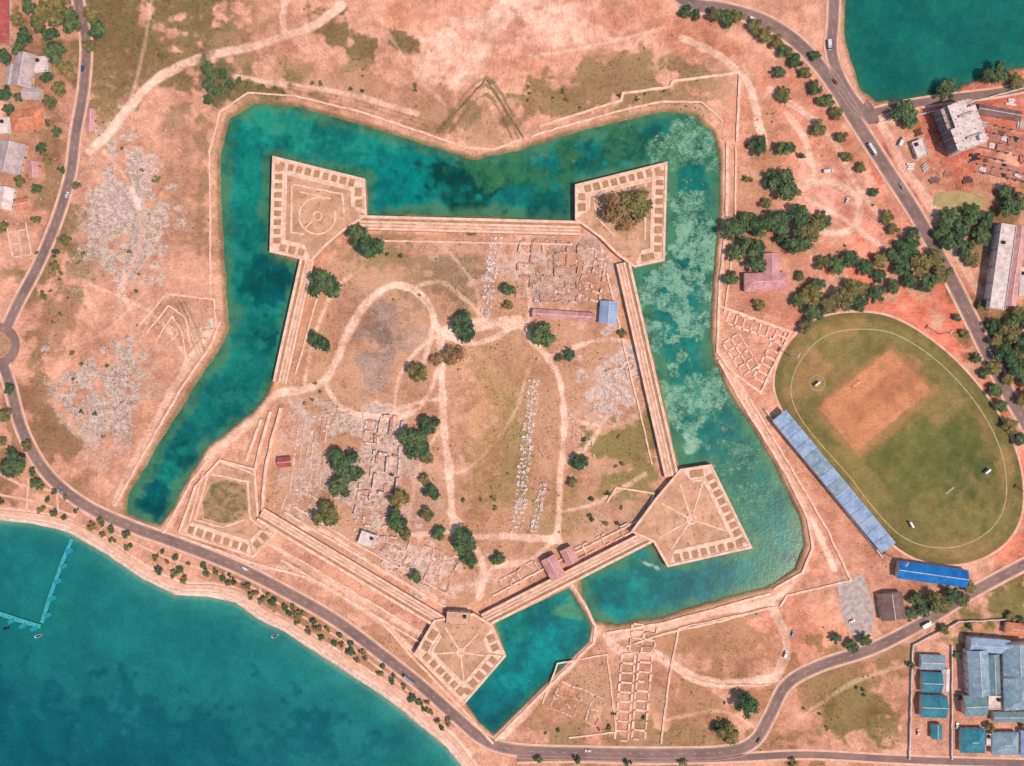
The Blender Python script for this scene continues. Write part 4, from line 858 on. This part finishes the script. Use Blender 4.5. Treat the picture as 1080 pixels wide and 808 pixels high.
# ------------------------------------------------------------ vehicles
def car(label, x, y, ang, paint, kind='car'):
    r = empty(kind, x, y, .14, ang); tag(r, label, kind)
    Lc, Wc, Hb, Hc, c0, c1 = {'car': (4.5, 1.8, .95, 1.5, -1.6, .9), 'van': (5.2, 1.95, 1.1, 2.1, -2.4, 1.7), 'bus': (10.5, 2.5, 1.3, 3.0, -5.1, 4.9), 'truck': (7.5, 2.3, 1.2, 2.5, 1.6, 3.3)}[kind]
    b = MB(); l, w_ = Lc/2, Wc/2
    out = [(-l, -w_*.85), (-l*.93, -w_), (l*.85, -w_), (l, -w_*.7), (l, w_*.7), (l*.85, w_), (-l*.93, w_), (-l, w_*.85)]
    b.poly(out, .35, Hb); b.build('body', M['p_'+paint], r, local=True)
    b = MB(); k = .8
    b.v += [(c0, -w_*.92, Hb), (c1, -w_*.92, Hb), (c1, w_*.92, Hb), (c0, w_*.92, Hb), (c0+.35, -w_*k, Hc-.08), (c1-.55, -w_*k, Hc-.08), (c1-.55, w_*k, Hc-.08), (c0+.35, w_*k, Hc-.08)]
    b.f += [(0, 1, 5, 4), (1, 2, 6, 5), (2, 3, 7, 6), (3, 0, 4, 7), (4, 5, 6, 7)]; b.m = [0]*5; b.build('window', M['glass'], r, local=True)
    b = MB(); b.box((c0+c1)/2-.1, 0, c1-c0-1.0, Wc*k+.06, Hc-.07, Hc); b.build('roof', M['p_'+paint], r, local=True)
    if kind == 'truck': b = MB(); b.box(-1.1, 0, 5.0, 2.35, Hb+.01, 2.7); b.build('cargo_box', M['p_white'], r, local=True)
    for sx in (-.62, .62):
        for sy in (-1, 1):
            b = MB(); n = 14; R_ = .34 if kind != 'bus' else .48
            for yy in (sy*(w_-.2), sy*(w_+.02)):
                b.v += [(sx*l+R_*math.cos(6.283*i/n), yy, R_+R_*math.sin(6.283*i/n)) for i in range(n)]
            b.f += [(i, (i+1) % n, n+(i+1) % n, n+i) for i in range(n)]+[tuple(range(n)), tuple(range(2*n-1, n-1, -1))]; b.m = [0]*len(b.f)
            b.build('wheel', M['tyre'], r, local=True)
    for sy in (-1, 1): b = MB(); b.box(l, sy*w_*.55, .08, .35, .6, .78); b.build('headlight', M['white'], r, local=True)
def onroad(label, road, t, side, paint, kind):
    q = smooth(ROADS[road][0], 7); i = int(t*(len(q)-2)); a, c = q[i], q[i+1]
    dx, dy = c[0]-a[0], c[1]-a[1]; l = math.hypot(dx, dy); u = (dx/l, dy/l); x, y = a[0]-u[1]*2.7*side, a[1]+u[0]*2.7*side
    car(label, x, y, math.atan2(-u[1], u[0])+(0 if side > 0 else math.pi), paint, kind)
for a in [('white van at the top of the main right road',0,.22,1,'white','van'),('red car on the main road just above the junction',0,.40,-1,'red','car'),('white bus on the main road below the junction',0,.52,1,'white','bus'),
 ('silver car on the main road beside the construction site',0,.58,-1,'silver','car'),('black car on the main road near the stadium trees',0,.68,1,'black','car'),('white car on the main road right of the stadium',0,.82,-1,'white','car'),
 ('white truck on the short road beside the pond',1,.4,1,'white','truck'),('blue car near the upper end of the left road',3,.3,1,'blue','car'),('white car halfway down the left road',3,.62,-1,'white','car'),
 ('silver car on the shore road left of the moat end',4,.13,1,'silver','car'),('white van on the shore road below the low bastion',4,.27,-1,'white','van'),('silver bus on the shore road above the lagoon trees',4,.40,1,'silver','bus'),
 ('white car on the bottom stretch of road',4,.56,-1,'white','car'),('black car at the bottom road bend',4,.68,1,'black','car'),('white truck on the road below the blue hall',4,.86,1,'white','truck')]: onroad(*a)
for a in [('white truck parked on bare ground among the right trees',873,181,.1,'white','truck'),('white car parked on the pink lot by the trees',893,212,1.2,'white','car'),('silver car parked beside the paved lot',898,655,.4,'silver','car'),
 ('white van parked on the dirt field near the road bend',828,690,1.2,'white','van'),('blue car parked next to the dirt field van',836,668,1.3,'blue','car'),('white truck parked at the construction yard entrance',950,150,1.1,'white','truck'),
 ('red car parked below the stacked teal sheds',968,772,1.5,'red','car'),('white car parked in front of the office compound',1009,765,1.5,'white','car'),('white car parked alone on the left moat bank',221,343,1.2,'white','car')]: car(*a)
def goal(label, x, y, ang):
    r = empty('goal', x, y, .08, ang); tag(r, label, 'goal')
    for s in (-1, 1): b = MB(); b.box(0, 3.6*s, .25, .25, 0, 2.4); b.build('post', M['p_white'], r, local=True)
    b = MB(); b.box(0, 0, .25, 7.45, 2.4, 2.62); b.build('crossbar', M['p_white'], r, local=True)
goal('white goal on the upper left part of the field', 903, 405, math.radians(-50)); goal('white goal on the lower right part of the field', 1000, 517, math.radians(-50))
def screen(label, x, y, ang):
    r = empty('sight_screen', x, y, .08, ang); tag(r, label, 'sight screen')
    b = MB(); b.box(0, 0, 4.6, 1.2, .5, 3.2); b.build('panel', M['p_white'], r, local=True)
    for s in (-1, 1): b = MB(); b.box(s*2, 0, .25, 2.4, 0, .5); b.build('foot', M['conc'], r, local=True)
screen('small white screen near the upper left boundary', 861, 405, math.radians(40)); screen('small white screen near the right boundary', 1040, 497, math.radians(40)); screen('small white screen at the lower boundary', 960, 553, math.radians(-60))
for x, y, l in [(834,376,'floodlight mast at the upper left of the stadium'),(990,352,'floodlight mast at the upper right of the stadium'),(1083,520,'floodlight mast at the right end of the stadium'),(945,590,'floodlight mast near the blue hall')]:
    r = empty('floodlight', x, y); tag(r, l, 'floodlight', 'stadium floodlight masts'); b = MB(); b.poly(circ(0, 0, .3, 8), 0, 16); b.build('mast', M['conc'], r, local=True)
    b = MB(); b.box(0, 0, 3.5, .5, 16, 18, 1.); b.build('lamp_panel', M['white'], r, local=True)

# ------------------------------------------------------------ trees
def crown_mesh(seed, lobes, leaves, flat=.55, mt='leafA', size=.13):
    R = random.Random(seed); vs, fs = [], []; cs = []
    for i in range(lobes):
        a = R.uniform(0, 6.283); d = math.sqrt(R.random())*.68; z = .9+R.uniform(-.2, .35)*(1-d*.6)
        cs.append((d*math.cos(a), d*math.sin(a), z, R.uniform(.2, .4)))
    for (x, y, z, r_) in cs:
        b0 = len(vs); seg, rg = 7, 4
        for j in range(rg+1):
            ph = math.pi*j/rg
            for i in range(seg):
                q = r_*.72*R.uniform(.7, 1.1); th = 6.283*i/seg
                vs.append((x+q*math.sin(ph)*math.cos(th), y+q*math.sin(ph)*math.sin(th), z+q*flat*1.2*math.cos(ph)))
        for j in range(rg):
            for i in range(seg): k = (i+1) % seg; fs.append((b0+j*seg+i, b0+(j+1)*seg+i, b0+(j+1)*seg+k, b0+j*seg+k))
        for _ in range(leaves):
            v = Vector((R.gauss(0, 1), R.gauss(0, 1), R.gauss(0, 1)+.35)).normalized(); q = r_*R.uniform(.7, 1.15)
            p = Vector((x+v.x*q, y+v.y*q, z+v.z*q*flat*1.4))
            nrm = (v+Vector((R.uniform(-.6, .6), R.uniform(-.6, .6), R.uniform(.2, 1.6)))).normalized()
            t = nrm.orthogonal().normalized(); t.rotate(Quaternion(nrm, R.uniform(0, 6.28))); u = nrm.cross(t)
            s = size*R.uniform(.45, 1.1); b0 = len(vs)
            for aa, bb in ((-1, -.4), (.2, -.9), (1, .3), (-.2, .8)): w_ = p+t*aa*s*.6+u*bb*s*.6; vs.append((w_.x, w_.y, w_.z))
            fs.append((b0, b0+1, b0+2, b0+3))
    me = bpy.data.meshes.new('crown'); me.from_pydata(vs, [], fs); me.materials.append(M[mt]); me.update(); return me, cs
def trunk_mesh(cs):
    b = MB(); n = 7
    def tube(p, q, r0, r1):
        k = len(b.v); d = (Vector(q)-Vector(p)).normalized(); t = d.orthogonal().normalized(); u = d.cross(t)
        for P0, rr_ in ((p, r0), (q, r1)):
            for i in range(n): w_ = Vector(P0)+(t*math.cos(6.283*i/n)+u*math.sin(6.283*i/n))*rr_; b.v.append(tuple(w_))
        for i in range(n): b.f.append((k+i, k+(i+1) % n, k+n+(i+1) % n, k+n+i)); b.m.append(0)
    tube((0, 0, -.05), (.03, .02, .55), .085, .06)
    for x, y, z, r_ in cs[:6]: tube((.03, .02, .52), (x*.8, y*.8, z), .045, .015)
    me = bpy.data.meshes.new('trunk'); me.from_pydata(b.v, [], b.f); me.materials.append(M['bark']); me.update(); return me
PROT = {}
def proto(key, *a, **kw):
    cm, cs = crown_mesh(*a, **kw); PROT.setdefault(key, []).append((cm, trunk_mesh(cs)))
for s in range(5): proto('A', 10+s, 17, 75, mt='leafA')
for s in range(4): proto('B', 20+s, 15, 70, mt='leafB')
for s in range(2): proto('C', 30+s, 13, 55, mt='leafC')
for s in range(3): proto('S', 40+s, 7, 50, flat=.7, mt='leafA', size=.22)
for s in range(3): proto('T', 50+s, 6, 45, flat=.7, mt='leafB', size=.24)
def tree(x, y, r_, key, label, group, z=0, name='tree', cat='tree', zs=1.):
    cm, tm = random.choice(PROT[key]); o = empty(name, x, y, z, random.uniform(0, 6.28)); s = r_*S*1.12
    o.scale = (s*random.uniform(.88, 1.12), s*random.uniform(.88, 1.12), s*random.uniform(.55, .75)*zs); tag(o, label, cat, group)
    for nm, me in (('crown', cm), ('trunk', tm)):
        c = bpy.data.objects.new(nm, me); C.objects.link(c); c.parent = o
    return o
INT = [(378,250,13,'A','left of the pair of dark trees under the upper curtain wall'),(392,260,14,'A','right of the pair of dark trees under the upper curtain wall'),(343,302,17,'A','big round dark tree beside the left curtain wall'),(339,361,12,'A','round dark tree below the big one by the left wall'),
 (442,392,13,'B','lone olive tree left of the central dirt track'),(490,345,15,'A','round green tree at the central track crossing'),(573,353,14,'A','round green tree below the long pink hall'),(461,378,8,'C','small brownish tree left of its larger brown neighbour'),(480,377,13,'C','larger brownish tree beside the central track'),
 (600,374,7,'A','small green tree right of the crossing'),(590,377,5,'B','tiny olive bushy tree next to the small green one'),(536,305,8,'A','green tree at the left edge of the barracks ruin'),(536,322,6,'B','small olive tree under the barracks edge tree'),(498,245,6,'B','small tree under the middle of the upper curtain wall'),
 (365,486,18,'A','large dark tree left of the church ruin'),(362,512,14,'A','dark tree directly below the largest church tree'),(378,500,8,'A','dark tree touching the left wall of the church ruin'),(437,468,18,'A','large dark tree right of the church ruin'),(454,448,12,'A','dark tree above the large one right of the church'),(450,482,9,'B','olive tree hugging the large tree right of church'),
 (346,541,15,'B','olive round tree near the lower left curtain wall'),(422,524,13,'B','olive tree below right of the church ruin'),(420,548,13,'A','dark tree in the middle of the lower church group'),(428,562,8,'B','lowest small tree of the church group'),(455,518,9,'A','dark tree right of the church lower wing'),(450,542,8,'B','olive tree left of the bottom dirt track'),(463,562,8,'A','small dark tree near the lower track end'),(448,505,6,'B','small tree above the lower wing trees'),
 (491,570,15,'A','big dark tree beside the lower dirt track'),(495,588,10,'A','dark tree directly below the big lower track tree'),(526,588,8,'A','small dark tree above the lower gate'),(438,607,7,'A','small dark tree near the lower foundations'),(611,486,9,'A','round tree beside the right inner track'),(603,508,6,'B','small tree below the right inner track tree'),(656,352,5,'B','tiny tree beside the steel-roofed hut')]
for x, y, r_, k, d in INT: tree(x, y, r_, k, d, 'trees inside the fort')
for x, y, r_, k, l in [(650,224,17,'C','left crown of the brownish trees on the upper right bastion'),(668,220,18,'B','right crown of the brownish trees on the upper right bastion'),(660,236,11,'C','small crown below the brownish trees on the bastion')]: tree(x, y, r_, k, l, 'trees on the bastion', 4.0)
ROWS = {
 ('tree along the left side of the main right road', 'roadside trees of the main road', 'counting down from the top'): [(722,14,7),(733,17,6),(752,17,9),(765,22,9),(775,20,8),(795,30,8),(806,40,9),(818,46,8),(826,56,9),(838,67,8),(848,78,7),(858,95,8),(870,108,9),(880,121,8),(886,146,7),(892,166,7),(906,178,6),(920,203,6),(934,230,8),(940,243,7)],
 ('tree in the park between moat and main road', 'park trees between moat and road', 'counting down from the top'): [(820,78,7),(824,102,9),(862,137,9),(798,155,11),(826,158,10),(845,165,5),(823,196,16),(812,190,10),(833,205,9),(788,190,5),(806,215,6),(858,60,6)],
 ('tree of the dense grove right of the moat', 'grove right of the moat', 'counting down from the top'): [(770,243,14),(786,238,13),(800,240,13),(820,236,14),(838,230,14),(852,243,16),(864,234,11),(840,257,14),(790,262,14),(774,268,10),(795,280,11),(770,294,9),(823,254,9),(880,280,10),(866,278,9),(895,275,10),(910,283,10),(925,275,10),(940,270,10),(955,262,13),(966,280,14),(982,275,12),(991,290,10),(976,299,11),(955,296,10),(938,303,9),(900,305,12),(886,316,13),(870,322,12),(855,332,12),(847,346,8),(905,321,9),(921,311,10),(852,311,12),(840,318,8),(860,300,9),(842,292,6),(948,282,11),(960,250,9),(925,292,8),(800,322,7)],
 ('tree beyond the main road at the right edge', 'trees beyond the main road', 'counting down from the top'): [(950,122,15),(996,97,12),(1046,80,14),(1068,88,10),(1061,222,13),(1075,214,12),(1058,204,9),(996,230,12),(1010,241,12),(1021,226,11),(1001,256,12),(1016,264,10),(1031,250,11),(990,244,9),(1036,232,9),(1045,345,10),(1060,350,12),(1076,360,12),(1056,374,12),(1070,386,12),(1080,401,10),(1048,360,9),(1064,340,9),(1078,340,9),(1035,322,8),(1072,330,8),(1022,275,8),(1060,400,8),(1078,420,9),(1046,388,8),(1072,372,10)],
 ('tree between the stadium and the main road', 'trees right of the stadium', 'counting down from the top'): [(1028,378,6),(1036,394,7),(1046,412,9),(1054,428,8),(1063,448,9),(1072,463,8),(1016,352,6),(1008,335,5)],
 ('tree beside the blue hall and lower road', 'trees by the lower right road', 'from left to right'): [(897,680,8),(910,673,8),(958,647,8),(970,640,10),(985,634,13),(1000,626,10),(1013,632,9),(1020,618,7),(962,630,7),(1064,650,6),(1076,655,6),(1022,660,5),(994,662,6),(1008,690,5),(1010,735,5),(960,700,5),(1042,765,6),(1076,765,5)],
 ('tree on the brown lower plots', 'trees on the lower plots', 'from left to right'): [(785,740,14),(766,770,13),(757,765,6),(880,672,6),(568,800,5),(608,800,5),(662,803,5),(720,803,5),(835,803,5)],
 ('tree around the houses in the upper left corner', 'trees among the upper left houses', 'counting down from the top'): [(60,14,18),(76,24,13),(100,18,10),(105,34,10),(97,50,8),(30,42,10),(63,58,12),(72,74,9),(24,54,9),(65,95,8),(56,110,9),(46,158,7),(8,62,9),(8,100,9),(12,118,8),(62,140,6),(40,200,6),(24,192,7),(66,180,5),(50,130,5),(20,22,8),(34,10,9),(56,38,9),(44,28,9),(52,82,7),(22,104,6),(52,170,6),(6,240,6),(40,232,5)],
 ('low dark bush by the upper left dirt track', 'bushes by the upper dirt track', 'from left to right'): [(219,72,7),(226,80,7),(235,78,6),(221,90,7),(231,96,7),(243,90,6),(253,86,5),(264,92,5),(276,92,4),(219,106,6),(229,108,5),(290,94,4),(238,100,5),(300,98,3)],
 ('tree on the dry ground left of the moat', 'trees left of the moat', 'counting down from the top'): [(20,488,15),(8,438,8),(5,465,6),(72,254,7),(60,281,6),(48,312,5),(82,196,5),(172,60,4),(40,510,7),(12,410,6),(166,190,5),(30,470,7),(60,268,5)],
}
for (lab, grp, how), L in ROWS.items():
    L = sorted(L, key=(lambda q: q[1]) if 'top' in how else (lambda q: q[0]))
    for i, (x, y, r_) in enumerate(L):
        k = random.choice('AAB') if r_ > 8 else random.choice('AB')
        if r_ <= 5: k = random.choice('ST')
        bush = 'bush' in lab; nm = 'bush' if bush else 'tree'
        tree(x, y, r_, 'A' if bush and r_ > 5 else k, '%s %s, %s' % (ordw(i+1), lab, how), grp, name=nm, cat=nm, zs=.5 if bush else 1.)
RA = [(20,470),(50,506),(90,541),(140,565),(190,583),(250,607),(305,635),(355,664),(400,698),(443,733),(478,765)]
RB = [(0,534),(40,538),(76,548),(116,569),(156,596),(190,611),(252,619),(305,650),(336,671),(376,697),(416,723),(446,748),(470,772)]
shore_pts = []
for fi, f in enumerate((.18, .52, .88)):
    for k in range(38):
        t = (k+.5*(fi % 2))/37.5
        if random.random() < (.66, .6, .66)[fi]:
            a, c = at_t(RA, t), at_t(RB, t); ff = f+random.uniform(-.08, .06)
            shore_pts.append((a[0]+(c[0]-a[0])*ff+random.uniform(-2, 2), a[1]+(c[1]-a[1])*ff+random.uniform(-1.5, 1.5), random.uniform(3., 5.)))
shore_pts.sort(key=lambda q: q[0])
for i, (x, y, r_) in enumerate(shore_pts):
    tree(x, y, r_, random.choice('STAT'), '%s small tree of the shore park, from left to right' % ordw(i+1), 'small trees of the shore park')
def scatter(n, polys):
    out_ = []
    while len(out_) < n:
        x, y, rx, ry = random.choice(polys); a = random.uniform(0, 6.28); d = math.sqrt(random.random())
        out_.append((x+rx*d*math.cos(a), y+ry*d*math.sin(a)))
    return out_
spots = {'left of the moat': (26, [(130,250,50,100),(90,420,50,60),(150,60,60,40),(55,300,20,60)]), 'inside the fort': (24, [(420,290,60,30),(630,480,30,50),(520,520,40,40),(640,540,30,15),(340,420,30,20),(400,510,40,50)]),
         'above the upper moat': (18, [(640,100,70,16),(390,90,70,12),(580,100,30,14)]), 'on the lower plots': (16, [(750,740,40,40),(620,760,60,20),(880,745,40,35)]), 'right of the upper moat': (12, [(800,180,20,50),(860,260,50,15),(930,215,20,20)])}
for where, (n, P) in spots.items():
    L = sorted(scatter(n, P), key=lambda q: q[1])
    for i, (x, y) in enumerate(L): tree(x, y, random.uniform(1.6, 3.2), random.choice('ST'), '%s small lone shrub %s, from the top' % (ordw(i+1), where), 'shrubs '+where, name='shrub', cat='shrub')

# ------------------------------------------------------------ stone piles
def pile_mesh(seed):
    R = random.Random(seed); b = MB()
    for i in range(7):
        b.box(R.uniform(-.9, .9), R.uniform(-.9, .9), R.uniform(.5, 1.1), R.uniform(.4, .9), 0 if i < 5 else .3, R.uniform(.35, .6) if i < 5 else R.uniform(.7, .95), R.uniform(0, 3))
    me = bpy.data.meshes.new('stone_pile'); me.from_pydata(b.v, [], b.f); me.materials.append(M['white']); me.update(); return me
PM = [pile_mesh(s) for s in range(5)]
for nm, a, c, files, step in [('upper row below the curtain wall', (523,252), (512,334), 3, 4.6), ('long middle row in the field', (563,402), (545,560), 3, 4.8), ('short lower row', (573,512), (563,560), 2, 4.6)]:
    q = resamp([a, c], step)
    for f in range(files):
        fn = (['left', 'middle', 'right'] if files == 3 else ['left', 'right'])[f]
        for i, (x, y) in enumerate(q):
            o = bpy.data.objects.new('stone_pile', random.choice(PM)); C.objects.link(o); X_, Y_ = W(x+(f-(files-1)/2)*4.2+random.uniform(-1.2, 1.2), y+random.uniform(-1.6, 1.6))
            o.location = (X_, Y_, 0); o.rotation_euler = (0, 0, random.uniform(0, 6)); s = random.uniform(.7, 1.35); o.scale = (s, s, s)
            tag(o, '%s pale stone pile from the top, %s file, %s' % (ordw(i+1), fn, nm), 'stone pile', 'stone piles in the '+nm)

# ------------------------------------------------------------ loose stuff
def stuff(name, label, cat, mats, n, weight, size, stones, seed):
    r = np.random.RandomState(seed); xs_ = r.uniform(-10, 1090, n*12); ys_ = r.uniform(-10, 818, n*12)
    cl = sst(.42, .62, fbm(xs_, ys_, 22, 77+seed, 3))
    ix = np.clip(((xs_+60)/1.5).astype(int)+7, 0, len(xs)-1); iy = np.clip(((ys_+60)/1.5).astype(int)+7, 0, len(ys)-1)
    ok = (dm[iy, ix] > 2) & (df[iy, ix] > 3) & (dl[iy, ix] > 9) & (dp[iy, ix] > 3) & (r.rand(n*12) < weight[iy, ix]*cl) & (sdf(xs_, ys_, OVAL) > 5)
    for R_, w_, _ in ROADS: ok &= segdist(xs_, ys_, smooth(R_, 3), False) > w_/2+3
    for P in (NW, NE, SE, SB, WB): ok &= ~inside(xs_, ys_, P)
    pts = [p for p in zip(xs_[ok], ys_[ok])][:n]; vs, fs = [], []
    for x, y in pts:
        X_, Y_ = W(x, y); s = size*r.uniform(.3, 1.0)*(1.8 if r.rand() < .05 else 1); b0 = len(vs); k = 5; a0 = r.uniform(0, 6)
        h = s*(.55 if stones else .5)
        for i in range(k): q_ = s*r.uniform(.6, 1.15); a = a0+6.283*i/k; vs.append((X_+q_*math.cos(a), Y_+q_*math.sin(a), -.05))
        for i in range(k): q_ = s*r.uniform(.35, .75); a = a0+.5+6.283*i/k; vs.append((X_+q_*math.cos(a), Y_+q_*math.sin(a), h*r.uniform(.6, 1.1)))
        for i in range(k): j = (i+1) % k; fs.append((b0+i, b0+j, b0+k+j, b0+k+i))
        fs.append(tuple(b0+k+i for i in range(k)))
    me = bpy.data.meshes.new(name); me.from_pydata(vs, [], fs); me.materials.append(mats); me.update()
    o = bpy.data.objects.new(name, me); C.objects.link(o); tag(o, label, cat, kind='stuff')
M['tuft'] = mat('scrub_tuft', (126, 112, 72), (98, 92, 58), .3, .9, .2, (158, 126, 88), .58)
stuff('scrub', 'low dry scrub tufts dotted over the open ground', 'scrub', M['tuft'], 16000, np.clip(G.V, 0.01, 1), .62, False, 5)
stuff('rubble', 'loose pale rubble strewn over ruins and rocky ground', 'rubble', M['stone_g'], 13000, np.clip(G.R-.2, 0, 1)*.85, .7, True, 6)

# ------------------------------------------------------------ light, camera
w = bpy.data.worlds.new('World'); bpy.context.scene.world = w; w.use_nodes = True
nt = w.node_tree; bg = nt.nodes['Background']; sky = nt.nodes.new('ShaderNodeTexSky'); sky.sky_type = 'NISHITA'; sky.sun_disc = False
el = math.radians(58); dx, dy = .86, -.5
sky.sun_elevation = el; sky.sun_rotation = math.atan2(dx, dy)
nt.links.new(sky.outputs['Color'], bg.inputs['Color']); bg.inputs['Strength'].default_value = .15
sl = bpy.data.lights.new('sun', 'SUN'); sl.energy = 3.8; sl.angle = math.radians(.9); sl.color = (1, .87, .77)
so = bpy.data.objects.new('sun', sl); C.objects.link(so)
l = math.hypot(dx, dy); so.rotation_euler = Vector((-dx/l*math.cos(el), -dy/l*math.cos(el), -math.sin(el))).to_track_quat('-Z', 'Y').to_euler()
cam = bpy.data.cameras.new('camera'); co = bpy.data.objects.new('camera', cam); C.objects.link(co)
Hc = 620; co.location = (0, 0, Hc); co.rotation_euler = (0, 0, 0); cam.sensor_width = 36; cam.lens = 36*Hc/(1080*S); cam.clip_start = 1; cam.clip_end = 20000
sc = bpy.context.scene; sc.camera = co
sc.view_settings.view_transform = 'Standard'; sc.view_settings.look = 'None'; sc.view_settings.exposure = 0
